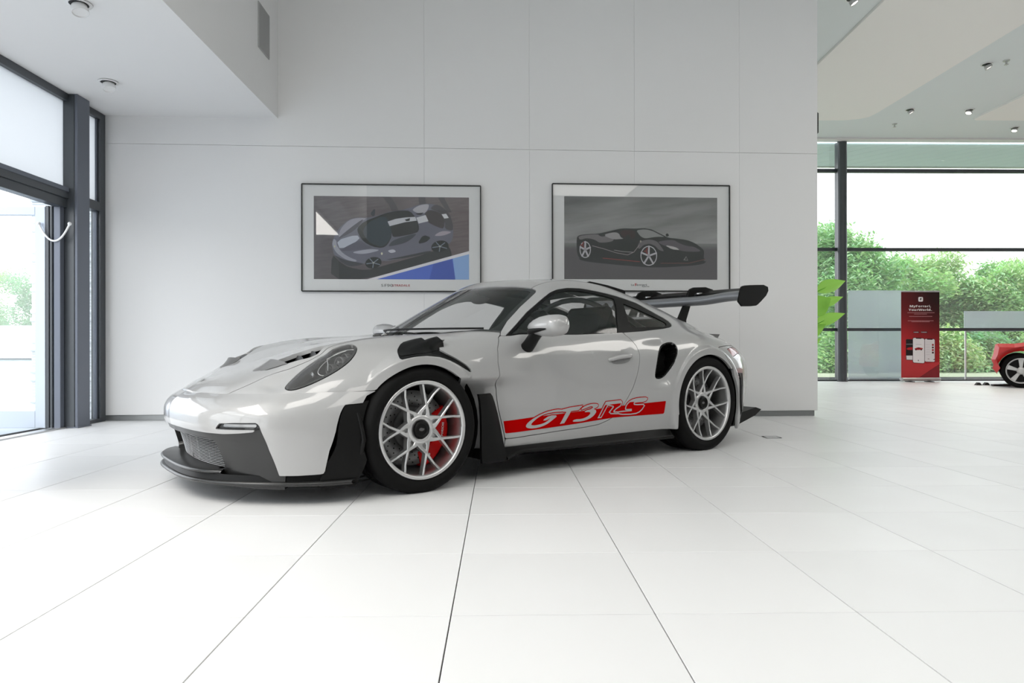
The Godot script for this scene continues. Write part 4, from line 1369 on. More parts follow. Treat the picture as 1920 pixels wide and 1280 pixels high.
func front_bumper() -> void:
	var nh := 60
	var ys := PackedFloat32Array()
	var mid := dense(herm(BU, BP, 0.40), 14)
	var xs := PackedFloat32Array([0.0])
	for i in range(1, mid.size()): xs.append(xs[i - 1] + mid[i].distance_to(mid[i - 1]))
	var g := []
	for i in mid.size(): g.append(PackedVector3Array())
	for j in nh:
		var h := lerpf(0.08, 0.545, j / (nh - 1.0))
		ys.append(h)
		var row := dense(herm(BU, BP, h), 14)
		for i in row.size(): g[i].append(Vector3(row[i].x, h, row[i].y))
	for i in g.size():
		for j in nh: g[i][j].y += 0.012 * ss(0.55, 1.15, xs[i]) * ys[j] / 0.545
	var gn := grid_normals(g, false)
	for j in nh: gn[0][j] = Vector3(gn[0][j].x, gn[0][j].y, 0).normalized()
	var o_cover := Outline.new(self, pl([-0.3, 0.60, 1.40, 0.60, 1.30, 0.55, 1.258, 0.525, 1.263, 0.489, 1.181, 0.483, 1.178, 0.464, 1.172, 0.360, 1.152, 0.264, 1.152, 0.160, 1.138, 0.154, 1.005, 0.151, 0.899, 0.152, 0.844, 0.275, 0.801, 0.396, 0.785, 0.411, 0.669, 0.411, 0.570, 0.406, 0.545, 0.380, 0.669, 0.381, 0.775, 0.384, 0.776, 0.367, 0.696, 0.360, 0.592, 0.354, 0.471, 0.354, 0.173, 0.361, -0.3, 0.362]))
	var o_open := Outline.new(self, soften(pl([-0.3, 0.324, 0.135, 0.322, 0.377, 0.321, 0.480, 0.316, 0.512, 0.290, 0.534, 0.215, 0.542, 0.180, 0.508, 0.160, 0.372, 0.142, 0.066, 0.142, -0.3, 0.142]), 1))
	var box := Rect2(-0.1, 0.05, 1.6, 0.55)
	var fc := func(q: Vector2, p: Vector3) -> float: return max(o_cover.d(q), 0.352 - Vector2(p.x, p.y).distance_to(HUB_F))
	var bc := obj("front_bumper", cut(g, gn, xs, ys, box, fc, 0.0, 0.03, 0), CM.paint, car)
	var fl := func(q: Vector2, _p: Vector3) -> float: return max(max(q.y - 0.425, q.x - 0.93), -o_open.d(q))
	obj("lower_grille_frame", cut(g, gn, xs, ys, box, fl, -0.012, 0.075, 0), CM.lip, car)
	for sg in [1, -1]:
		var lamp := func(q: Vector2, _p: Vector3) -> float: return max(max(0.595 - q.x, q.x - 0.785), max(0.389 - q.y, q.y - 0.404))
		obj("running_lamp", cut(g, gn, xs, ys, box, lamp, -0.006, 0.006, sg), mat(grey(0.25), 0.15, 0.6), bc)
		var blade := func(q: Vector2, _p: Vector3) -> float: return max(max(0.545 - q.x, q.x - 0.80), max(0.378 - q.y, q.y - 0.385))
		obj("lamp_blade", cut(g, gn, xs, ys, box, blade, 0.003, 0.012, sg), CM.gloss, bc)
		var vane := func(q: Vector2, p: Vector3) -> float:
			var rear := 1.13 + 0.05 * ss(0.12, 0.30, q.y) + 0.085 * ss(0.482, 0.489, q.y)
			return max(max(rear + 0.004 - q.x, q.y - 0.50), 0.356 - Vector2(p.x, p.y).distance_to(HUB_F))
		obj("wheel_arch_vane", cut(g, gn, xs, ys, box, vane, -0.006, 0.03, sg), CM.plastic, car)
		var seal := MB.new()
		var p := []
		for k in 7: p.append(sv(Vector3(-0.372 + 0.02 * sin(k * 0.5), 0.18 + 0.045 * k, 0.935 - 0.012 * abs(k - 3)), sg))
		seal.tube(p, 0.012, 8)
		obj("arch_strip", seal, CM.black, car)
	# radiator grille: fine bars across the opening
	var gm := MB.new()
	for k in 20:
		var h := 0.150 + 0.0090 * k
		var row := dense(herm(BU, BP, h), 4)
		var path := []
		for i in range(-15, 16):
			var q := row[abs(i)]
			if abs(q.y) > 0.50: continue
			path.append(Vector3(q.x + 0.062, h, q.y * signf(i) * 0.965))
		gm.tube(path, 0.0030, 4, true, 0.8)
	for k in 9:
		var v := -0.48 + 0.12 * k
		var q := 0.5 * v * v
		gm.tube([Vector3(-0.935 + q * 1.1, 0.145, v), Vector3(-0.965 + q * 1.1, 0.33, v)], 0.002, 4)
	stuff(obj("radiator_grille", gm, mat(grey(0.30), 0.4, 0.5), car))
	var back := MB.new(true)
	var bg := []
	for k in 2:
		var r := []
		var row := dense(herm(BU, BP, 0.14 + 0.2 * k), 4)
		for i in range(-16, 17): r.append(Vector3(row[abs(i)].x + 0.085, 0.13 + 0.21 * k, row[abs(i)].y * signf(i)))
		bg.append(r)
	back.sheet(bg)
	obj("radiator", back, CM.dark, car)
	# tray and splitter
	var tray := func(called: String, plan: Array, y0: float, th: float, mt: Material, lift: float) -> void:
		var m := MB.new()
		var d := dense(pl(plan), 8)
		var t := []
		var e := []
		var b := []
		for i in range(-(d.size() - 1), d.size()):
			var q := d[abs(i)]
			var v := q.y * (1.0 if i >= 0 else -1.0)
			var up := lift * ss(0.55, 0.95, abs(v))
			var inn := lerpf(0.16, 0.03, ss(0.38, 0.52, abs(v))) if lift == 0.0 else 0.16
			t.append([Vector3(q.x + inn, y0 + th + up * 0.5, v * 0.93), Vector3(q.x + 0.012, y0 + th + up, v), Vector3(q.x, y0 + th * 0.5 + up, v + 0.004 * signf(v)), Vector3(q.x + 0.014, y0 + up, v), Vector3(q.x + inn, y0 + up * 0.5, v * 0.93)])
		m.sheet(t)
		obj(called, m, mt, car)
	tray.call("splitter", [-1.074, 0, -1.064, 0.22, -1.022, 0.40, -0.945, 0.55, -0.83, 0.69, -0.69, 0.81, -0.55, 0.895, -0.42, 0.93], 0.098, 0.022, CM.lip, 0.001)
	tray.call("tray_lip", [-1.070, 0, -1.060, 0.22, -1.028, 0.38, -0.985, 0.47, -0.935, 0.525], 0.148, 0.020, CM.lip, 0.0)
	var low := MB.new()
	var wall := [[], []]
	var ds := dense(pl([-1.055, 0, -1.044, 0.22, -1.005, 0.40, -0.925, 0.55, -0.81, 0.69, -0.67, 0.80, -0.53, 0.87]), 6)
	for i in range(-(ds.size() - 1), ds.size()):
		var q := ds[abs(i)]
		for k in 2: wall[k].append(Vector3(q.x + 0.01 * k, 0.115 + 0.035 * k, q.y * (1.0 if i >= 0 else -1.0)))
	low.sheet(wall)
	obj("splitter_support", low, CM.plastic, car)
	# small round crest on the nose and the hood badge relief
	var em := MB.new()
	var c: Array = at_us(-0.90, 1.30, 0.001)
	em.slab(pl([-0.024, 0.02, 0.0, 0.028, 0.024, 0.02, 0.022, -0.012, 0.0, -0.032, -0.022, -0.012]), 0.0005, Transform3D(Basis(Vector3(0, 0, -1), Vector3(0.83, 0.56, 0), Vector3(-0.56, 0.83, 0)), Vector3(c[0].x, c[0].y, 0)), 0.0)
	var crest := obj("hood_crest", em, mat(grey(0.33), 0.4, 0.3), car)
	crest.set_meta("label", "small pale crest")

func underbody() -> void:
	var m := MB.new()
	m.box(Vector3(1.27, 0.15, 0), Vector3(3.95, 0.06, 1.10), 0.0)
	m.box(Vector3(1.24, 0.15, 0), Vector3(1.60, 0.06, 1.66), 0.0)
	obj("undertray", m, CM.dark, car)
	for e in [[HUB_F, 0.398, 0.865], [HUB_R, 0.415, 0.905]]:
		for sg in [1, -1]:
			var w := MB.new(true)
			var rows := []
			for k in 25:
				var a := deg_to_rad(-28.0 + 236.0 * k / 24)
				var c := Vector3(e[0].x + cos(a) * e[1], e[0].y + sin(a) * e[1], 0)
				rows.append([c + Vector3(0, 0, e[2] * sg), c + Vector3(0, 0, 0.55 * sg), Vector3(e[0].x, e[0].y, 0.54 * sg)])
			w.sheet(rows)
			obj("wheel_housing", w, CM.dark, car)

func rear_wing() -> void:
	var prof := dense(pl([3.30, 1.243, 3.20, 1.241, 3.08, 1.238, 2.99, 1.228, 2.948, 1.205, 2.946, 1.180, 2.985, 1.156, 3.06, 1.160, 3.18, 1.195, 3.30, 1.238]), 5)
	var rows := []
	for k in 25:
		var v := lerpf(-0.885, 0.885, k / 24.0)
		var dip := -0.022 * (1.0 - ss(0.45, 0.80, abs(v)))
		var r := []
		for q in prof: r.append(Vector3(q.x, q.y + dip, v))
		rows.append(r)
	var m := MB.new(true)
	m.sheet(rows, true)
	var wing := obj("rear_wing", m, CM.wing, car)
	wing.set_meta("label", "silver grey wing blade with black end plates")
	var fp := dense(pl([3.335, 1.305, 3.27, 1.288, 3.20, 1.268, 3.15, 1.255, 3.15, 1.248, 3.21, 1.254, 3.28, 1.276, 3.337, 1.299]), 3)
	var fr := []
	for k in 13:
		var r := []
		for q in fp: r.append(Vector3(q.x, q.y - 0.02, lerpf(-0.885, 0.885, k / 12.0)))
		fr.append(r)
	var fm := MB.new(true)
	fm.sheet(fr, true)
	obj("flap", fm, CM.black, wing)
	for sg in [1, -1]:
		var e := MB.new()
		e.slab(soften(pl([2.900, 1.100, 2.948, 1.255, 2.985, 1.272, 3.10, 1.282, 3.33, 1.296, 3.345, 1.228, 3.20, 1.130, 3.15, 1.110]), 1), 0.014 * sg, Transform3D(Basis(), Vector3(0, 0, 0.886 * sg)), 0.004)
		obj("end_plate", e, CM.plastic, wing)
		var n := MB.new()
		n.slab(pl([2.86, 0.93, 2.913, 1.032, 3.008, 1.18, 3.040, 1.251, 3.070, 1.285, 3.12, 1.303, 3.288, 1.314, 3.395, 1.296, 3.385, 1.262, 3.33, 1.266, 3.16, 1.258, 3.125, 1.240, 3.10, 1.205, 3.01, 1.01, 2.98, 0.90]), 0.022 * sg, Transform3D(Basis(), Vector3(0, 0, 0.29 * sg)), 0.004)
		obj("swan_neck", n, CM.black, wing)
		var s2 := MB.new()
		s2.slab(pl([2.99, 0.90, 3.03, 1.08, 3.055, 1.15, 3.075, 1.14, 3.085, 0.90]), 0.016 * sg, Transform3D(Basis(), Vector3(0, 0, 0.24 * sg)), 0.003)
		obj("strut", s2, CM.black, wing)
		var br := MB.new()
		br.box(Vector3(3.21, 1.246, 0.30 * sg), Vector3(0.05, 0.03, 0.03), 0.004)
		obj("bracket", br, CM.satin, wing)
		# fins on the roof and the small fin on the lid
		var f := MB.new()
		f.slab(pl([1.60, 1.20, 1.645, 1.25, 1.70, 1.266, 1.89, 1.247, 2.08, 1.216, 2.085, 1.15, 1.90, 1.17]), 0.014 * sg, Transform3D(Basis(), Vector3(0, 0, 0.44 * sg)), 0.003)
		obj("roof_fin", f, CM.plastic, car)
		var t := MB.new()
		t.slab(pl([2.90, 0.86, 2.95, 0.886, 3.10, 0.884, 3.06, 0.84, 3.0, 0.83]), 0.012 * sg, Transform3D(Basis(), Vector3(0, 0, 0.58 * sg)), 0.002)
		obj("lid_fin", t, mat(grey(0.16), 0.5), car)

func interior() -> void:
	var d := MB.new()
	d.slab(soften(pl([0.62, 0.70, 0.62, 0.84, 0.78, 0.872, 0.95, 0.868, 1.08, 0.83, 1.10, 0.78, 1.02, 0.66, 0.9, 0.5]), 1), 1.42, Transform3D(Basis(), Vector3(0, 0, -0.71)), 0.01)
	d.ball(Vector3(0.98, 0.868, 0.36), Vector3(0.12, 0.045, 0.21))
	obj("dashboard", d, CM.trim, car)
	var w := MB.new()
	var ring := []
	var c := Vector3(1.19, 0.835, 0.36)
	var b := Basis(Vector3(0, 0, 1), deg_to_rad(22))
	for k in 25: ring.append(c + b * Vector3(0, cos(TAU * k / 24) * 0.175, sin(TAU * k / 24) * 0.175))
	w.tube(ring, 0.016, 8, false)
	for a in [PI / 2, -PI / 2, PI]: w.tube([c + b * Vector3(-0.02, 0, 0), c + b * Vector3(0, cos(a) * 0.17, sin(a) * 0.17)], 0.013, 6)
	w.tube([c, c + b * Vector3(-0.25, 0, 0)], 0.03, 10)
	obj("steering_wheel", w, CM.trim, car)
	var fl := MB.new()
	fl.box(Vector3(1.35, 0.28, 0), Vector3(1.6, 0.05, 1.5))
	fl.box(Vector3(1.4, 0.42, 0), Vector3(1.0, 0.28, 0.22), 0.03)
	obj("cabin_floor", fl, CM.trim, car)
	for v in [0.37, -0.37]:
		var s := MB.new()
		s.slab(soften(pl([1.20, 0.40, 1.22, 0.50, 1.32, 0.52, 1.62, 0.47, 1.72, 0.50, 1.85, 0.98, 1.845, 1.065, 1.79, 1.085, 1.745, 1.05, 1.70, 0.93, 1.58, 0.56, 1.54, 0.44, 1.60, 0.36, 1.30, 0.34]), 1), 0.42, Transform3D(Basis(), Vector3(0, 0, v - 0.21)), 0.04)
		var seat := obj("bucket_seat", s, CM.trim, car)
		for sg in [1, -1]:
			var bo := MB.new()
			bo.slab(soften(pl([1.24, 0.40, 1.26, 0.60, 1.36, 0.62, 1.52, 0.58, 1.60, 0.66, 1.70, 0.86, 1.78, 0.93, 1.80, 0.85, 1.68, 0.48, 1.55, 0.38]), 1), 0.05, Transform3D(Basis(), Vector3(0, 0, v + sg * 0.215 - 0.025)), 0.015)
			obj("bolster", bo, CM.trim, seat)
	var cm := mat(grey(0.09), 0.5)
	var cage := MB.new()
	var hoop := []
	for k in 17:
		var a := PI * k / 16.0
		hoop.append(Vector3(1.93, 0.45 + 0.71 * sin(a) ** 0.6, cos(a) * 0.60))
	cage.tube(hoop, 0.022, 10)
	cage.tube([Vector3(1.93, 1.10, 0.40), Vector3(1.95, 0.80, -0.1), Vector3(1.96, 0.60, -0.42)], 0.02, 8)
	cage.tube([Vector3(1.93, 1.10, -0.40), Vector3(1.95, 0.80, 0.1), Vector3(1.96, 0.60, 0.42)], 0.02, 8)
	for sg in [1, -1]:
		cage.tube([Vector3(1.94, 1.08, 0.46 * sg), Vector3(2.45, 0.86, 0.42 * sg)], 0.02, 8)
		cage.tube([Vector3(2.02, 0.80, 0.55 * sg), Vector3(2.28, 0.93, 0.44 * sg)], 0.018, 8)
	obj("roll_cage", cage, cm, car)
	var mi := MB.new()
	mi.ball(Vector3(1.02, 1.125, 0.0), Vector3(0.025, 0.032, 0.115))
	mi.tube([Vector3(1.02, 1.13, 0), Vector3(0.99, 1.19, 0)], 0.012, 6)
	obj("cabin_mirror", mi, CM.trim, car)
	for e in [[0.30, 0.02, 0.62], [0.34, -0.55, 0.02]]:
		var wp := MB.new()
		var p := []
		for k in 9:
			var v := lerpf(e[1], e[2], k / 8.0)
			var u: float = 0.31 + 0.36 * (v / 0.7) * (v / 0.7) + 0.02
			p.append(Vector3(u, screen_h(u, v) + 0.012, v))
		wp.tube(p, 0.007, 6)
		obj("wiper", wp, CM.black, car)

func wheel(hub: Vector2, sg: int, front: bool) -> void:
	var face := 0.935 if front else 0.950
	var w := Node3D.new()
	w.name = "wheel"
	w.position = Vector3(hub.x, hub.y, face * sg)
	w.basis = Basis(Vector3.UP, 0.0 if sg > 0 else PI)
	car.add_child(w, true)
	var wd := 0.275 if front else 0.335
	var R := hub.y + 0.008
	var L := 0.268 if front else 0.281          # lip radius
	# tyre
	var tp := []
	for e in [[L - 0.004, -0.020], [L + 0.004, -0.004], [L + 0.022, 0.004], [L + 0.045, 0.004], [R - 0.022, -0.004], [R - 0.008, -0.018], [R - 0.001, -0.035], [R, -0.055]]: tp.append(Vector2(e[0], e[1]))
	for g in 3:
		var z := -wd * (0.32 + 0.18 * g)
		for e in [[R, z + 0.006], [R - 0.006, z + 0.004], [R - 0.006, z - 0.004], [R, z - 0.006]]: tp.append(Vector2(e[0], e[1]))
	for e in [[R, -wd + 0.05], [R - 0.012, -wd + 0.015], [R - 0.04, -wd], [L, -wd + 0.01]]: tp.append(Vector2(e[0], e[1]))
	tp.reverse()
	var st := SurfaceTool.new()
	var tm := MB.new(true)
	tm.lathe(tp, 80)
	var raw := tm.mesh()
	var arr := raw.surface_get_arrays(0)
	var vs: PackedVector3Array = arr[Mesh.ARRAY_VERTEX]
	for i in vs.size():
		if vs[i].y < -hub.y: vs[i].y = -hub.y
	arr[Mesh.ARRAY_VERTEX] = vs
	var am := ArrayMesh.new()
	am.add_surface_from_arrays(Mesh.PRIMITIVE_TRIANGLES, arr)
	obj("tyre", am, M.rubber, w)
	# rim: lip, barrel
	var rp := [Vector2(L - 0.05, -wd + 0.02), Vector2(L - 0.020, -0.075), Vector2(L - 0.026, -0.040), Vector2(L - 0.024, -0.012), Vector2(L - 0.018, -0.004), Vector2(L - 0.004, -0.002), Vector2(L, -0.008), Vector2(L - 0.002, -0.018), Vector2(L - 0.012, -0.03), Vector2(L - 0.03, -wd + 0.02)]
	rp.reverse()
	var rm := MB.new(true)
	rm.lathe(rp, 72, Transform3D(), true)
	obj("rim", rm, CM.satin, w)
	var zh := -0.040 if front else -0.062        # the hub face lies this far in
	var off := PI if front else PI + 0.20
	if sg < 0: off = PI * 0.5
	for k in 7:
		var a := off + TAU * k / 7
		var m := MB.new()
		var X := func(r: float, da: float, z: float) -> Vector3: return Vector3(cos(a + da) * r, sin(a + da) * r, z)
		var node: Vector3 = X.call(L * 0.50, 0.0, zh + 0.016)
		for s in [-1.0, 1.0]:
			var tip: Vector3 = X.call(L - 0.020, s * 0.2244, -0.012)
			var mid: Vector3 = X.call(L * 0.76, s * 0.155, lerpf(zh, -0.012, 0.62))
			beam(m, [node, mid, tip], [0.0075, 0.0056, 0.0062], 0.036)
			# leg of the inner triangle
			var foot: Vector3 = X.call(0.070, s * 0.40, zh + 0.003)
			var elbow: Vector3 = X.call(0.098, s * 0.215, zh + 0.008)
			beam(m, [foot, elbow, node], [0.019, 0.010, 0.0075], 0.040)
		m.flat()
		m.tri(X.call(0.07, -0.35, zh - 0.022), X.call(0.07, 0.35, zh - 0.022), X.call(L * 0.46, 0.0, zh - 0.014))
		obj("spoke", m, CM.satin, w)
	var hm := MB.new(true)
	hm.lathe([Vector2(0.05, zh - 0.09), Vector2(0.078, zh - 0.07), Vector2(0.082, zh - 0.004), Vector2(0.076, zh + 0.005), Vector2(0.050, zh + 0.006), Vector2(0.047, zh - 0.004)], 42)
	obj("hub", hm, CM.satin, w)
	var nm := MB.new(true)
	nm.lathe([Vector2(0.047, zh - 0.03), Vector2(0.046, zh + 0.016), Vector2(0.041, zh + 0.022), Vector2(0.036, zh + 0.021), Vector2(0.034, zh + 0.010), Vector2(0.028, zh + 0.011), Vector2(0.0, zh + 0.012)], 36)
	obj("centre_lock", nm, CM.black, w)
	var cap := MB.new()
	cap.slab(pl([-0.016, 0.004, -0.006, 0.010, 0.016, 0.005, 0.014, -0.004, 0.0, -0.009, -0.014, -0.005]), 0.001, Transform3D(Basis(), Vector3(0, 0, zh + 0.0115)))
	obj("cap_mark", cap, mat(grey(0.09), 0.4), w)
	# brake
	var dr := 0.206
	var zd := -0.135
	var dm := MB.new(true)
	dm.lathe([Vector2(0.118, zd - 0.03), Vector2(dr, zd - 0.03), Vector2(dr, zd), Vector2(0.118, zd)], 60, Transform3D(), true)
	obj("brake_disc", dm, CM.disc, w)
	var bm := MB.new(true)
	bm.lathe([Vector2(0.120, zd - 0.02), Vector2(0.120, zd + 0.004), Vector2(0.108, zd + 0.010), Vector2(0.075, zd + 0.022), Vector2(0.0, zd + 0.024)], 42)
	obj("disc_bell", bm, mat(grey(0.06), 0.5, 0.4), w)
	var hs := MB.new()
	for k in 20:
		for j in 4:
			var r := 0.134 + 0.019 * j
			var a := TAU * k / 20 + j * 0.11
			hs.lathe([Vector2(0.0045, zd + 0.0006), Vector2(0, zd + 0.0007)], 6, Transform3D(Basis(), Vector3(cos(a) * r, sin(a) * r, 0)))
	stuff(obj("disc_hole", hs, CM.dark, w))
	var cal := MB.new()
	var a0 := deg_to_rad(-76.0 if front else 140.0)
	var a1 := deg_to_rad(30.0 if front else 215.0)
	if sg < 0:
		var t := a0
		a0 = PI - a1
		a1 = PI - t
	var op := PackedVector2Array()
	for k in 17: op.append(Vector2.from_angle(lerpf(a0, a1, k / 16.0)) * (0.226 + 0.004 * sin(k * PI / 4)))
	for k in 17: op.append(Vector2.from_angle(lerpf(a1, a0, k / 16.0)) * (0.142 - 0.010 * sin(k * PI / 16)))
	cal.slab(op, 0.062, Transform3D(Basis(), Vector3(0, 0, zd - 0.045)), 0.012)
	var co := obj("brake_caliper", cal, CM.red if front else mat(grey(0.03), 0.5), w)
	if front:
		co.set_meta("label", "red six piston brake caliper")
		if sg > 0:
			var tx := TextMesh.new()
			var ft := SystemFont.new()
			ft.font_names = PackedStringArray(["Droid Sans"])
			ft.font_weight = 700
			tx.font = ft
			tx.text = "PORSCHE"
			tx.font_size = 20
			tx.pixel_size = 0.0009
			tx.depth = 0.001
			var am2 := deg_to_rad(-6.0)
			var t2 := obj("lettering", tx, M.white, co)
			t2.position = Vector3(cos(am2) * 0.186, sin(am2) * 0.186, zd + 0.0185)
			t2.rotation.z = am2 + PI / 2
		var bl := MB.new()
		for e in [-58.0, -66.0]:
			var aa := deg_to_rad(e)
			if sg < 0: aa = PI - aa
			bl.lathe([Vector2(0.008, zd + 0.016), Vector2(0.008, zd + 0.022), Vector2(0.0, zd + 0.023)], 10, Transform3D(Basis(), Vector3(cos(aa) * 0.18, sin(aa) * 0.18, 0)))
		obj("bolt", bl, CM.satin, co)

# a bar of width 2w whose front face follows the path, dp deep towards -z, with a chamfered front
func beam(m: MB, path: Array, w: Array, dp: float) -> void:
	var n := path.size()
	var rows := []
	for i in n:
		var t: Vector3 = path[min(i + 1, n - 1)] - path[max(i - 1, 0)]
		var sd_ := Vector3(-t.y, t.x, 0).normalized()
		var c: Vector3 = path[i]
		var z := Vector3(0, 0, 1)
		rows.append([c - sd_ * w[i] * 1.15 - z * dp, c - sd_ * w[i] - z * 0.003, c - sd_ * (w[i] - 0.003), c + sd_ * (w[i] - 0.003), c + sd_ * w[i] - z * 0.003, c + sd_ * w[i] * 1.15 - z * dp])
	m.flat()
	for i in n - 1:
		for j in 5: m.quad(rows[i][j + 1], rows[i][j], rows[i + 1][j], rows[i + 1][j + 1])
	var a: Array = rows[0]
	var b: Array = rows[n - 1]
	for j in range(1, 5):
		m.tri(a[0], a[j], a[j + 1])
		m.tri(b[0], b[j + 1], b[j])

# ---------------------------------------------------------------- outside the glass
func leaf_cluster(rng: RandomNumberGenerator, n: int, spread: float, size: float) -> ArrayMesh:
	var m := MB.new()
	for k in n:
		var c := Vector3(rng.randf_range(-1, 1), rng.randf_range(-1, 1), rng.randf_range(-1, 1)) * spread
		var b := Basis(Quaternion.from_euler(Vector3(rng.randf() * 1.6 - 0.8, rng.randf() * TAU, rng.randf() * 1.6 - 0.8)))
		var l := size * rng.randf_range(0.7, 1.3)
		var w := l * 0.36
		var a := c + b * Vector3(-l, 0, 0)
		var d := c + b * Vector3(l, -0.15 * l, 0)
		var e := c + b * Vector3(-0.1 * l, 0.06 * l, w)
		var f := c + b * Vector3(-0.1 * l, 0.06 * l, -w)
		m.tri(a, e, d)
		m.tri(a, d, f)
	return m.mesh()

var LEAF := []
var LEAFM: StandardMaterial3D
func tree(called: String, label: String, at: Vector3, blobs: Array, count: int, tint: Color, seed_: int, bark: Color) -> void:
	var rng := RandomNumberGenerator.new()
	rng.seed = seed_
	var t := thing(called, label, "tree", at)
	var top := 0.0
	for b in blobs: top = max(top, b[1])
	var tr := MB.new()
	tr.tube([Vector3(0, -0.3, 0), Vector3(0.06, top * 0.35, 0.05), Vector3(-0.05, top * 0.8, 0)], [0.13, 0.10, 0.04], 8)
	for k in min(6, blobs.size()):
		var b: Array = blobs[k]
		tr.tube([Vector3(0.05, top * (0.2 + 0.08 * k), 0.03), Vector3(b[0] * 0.5, lerpf(top * 0.3, b[1], 0.6), b[2] * 0.5), Vector3(b[0], b[1], b[2])], [0.06, 0.04, 0.015], 6)
	obj("trunk", tr, mat(bark, 0.9), t)
	var mm := MultiMesh.new()
	mm.transform_format = MultiMesh.TRANSFORM_3D
	mm.use_colors = true
	mm.mesh = LEAF[seed_ % LEAF.size()]
	mm.instance_count = count
	var total := 0.0
	for b in blobs: total += b[3] * b[3]
	var at_ := 0
	for bi in blobs.size():
		var b: Array = blobs[bi]
		var n := int(count * b[3] * b[3] / total) if bi < blobs.size() - 1 else count - at_
		for k in n:
			var dir := Vector3(rng.randfn(), rng.randfn() * 0.8, rng.randfn()).normalized()
			var r: float = b[3] * (0.55 + 0.5 * rng.randf() ** 0.5)
			var p := Vector3(b[0], b[1], b[2]) + dir * r * Vector3(1, 0.72, 1)
			var s := rng.randf_range(0.7, 1.25)
			mm.set_instance_transform(at_, Transform3D(Basis(Vector3.UP, rng.randf() * TAU).scaled(Vector3(s, s, s)), p))
			var v := rng.randf_range(0.65, 1.25)
			var warm := rng.randf_range(0.85, 1.2)
			mm.set_instance_color(at_, Color(tint.r * v * warm, tint.g * v, tint.b * v))
			at_ += 1
	var mi := MultiMeshInstance3D.new()
	mi.name = "foliage"
	mi.multimesh = mm
	mi.material_override = LEAFM
	t.add_child(mi)
	stuff(mi)

func crown(rng: RandomNumberGenerator, w: float, low: float, high: float, n: int) -> Array:
	var out := []
	for k in n:
		var y := lerpf(low, high, (k + 0.5) / n)
		var f := sin(PI * clampf((y - low) / (high - low), 0.12, 0.88)) ** 0.6
		out.append([rng.randf_range(-1, 1) * w * f * 0.7, y, rng.randf_range(-1, 1) * w * 0.5 * f, w * rng.randf_range(0.36, 0.55) * (0.55 + 0.45 * f)])
	return out

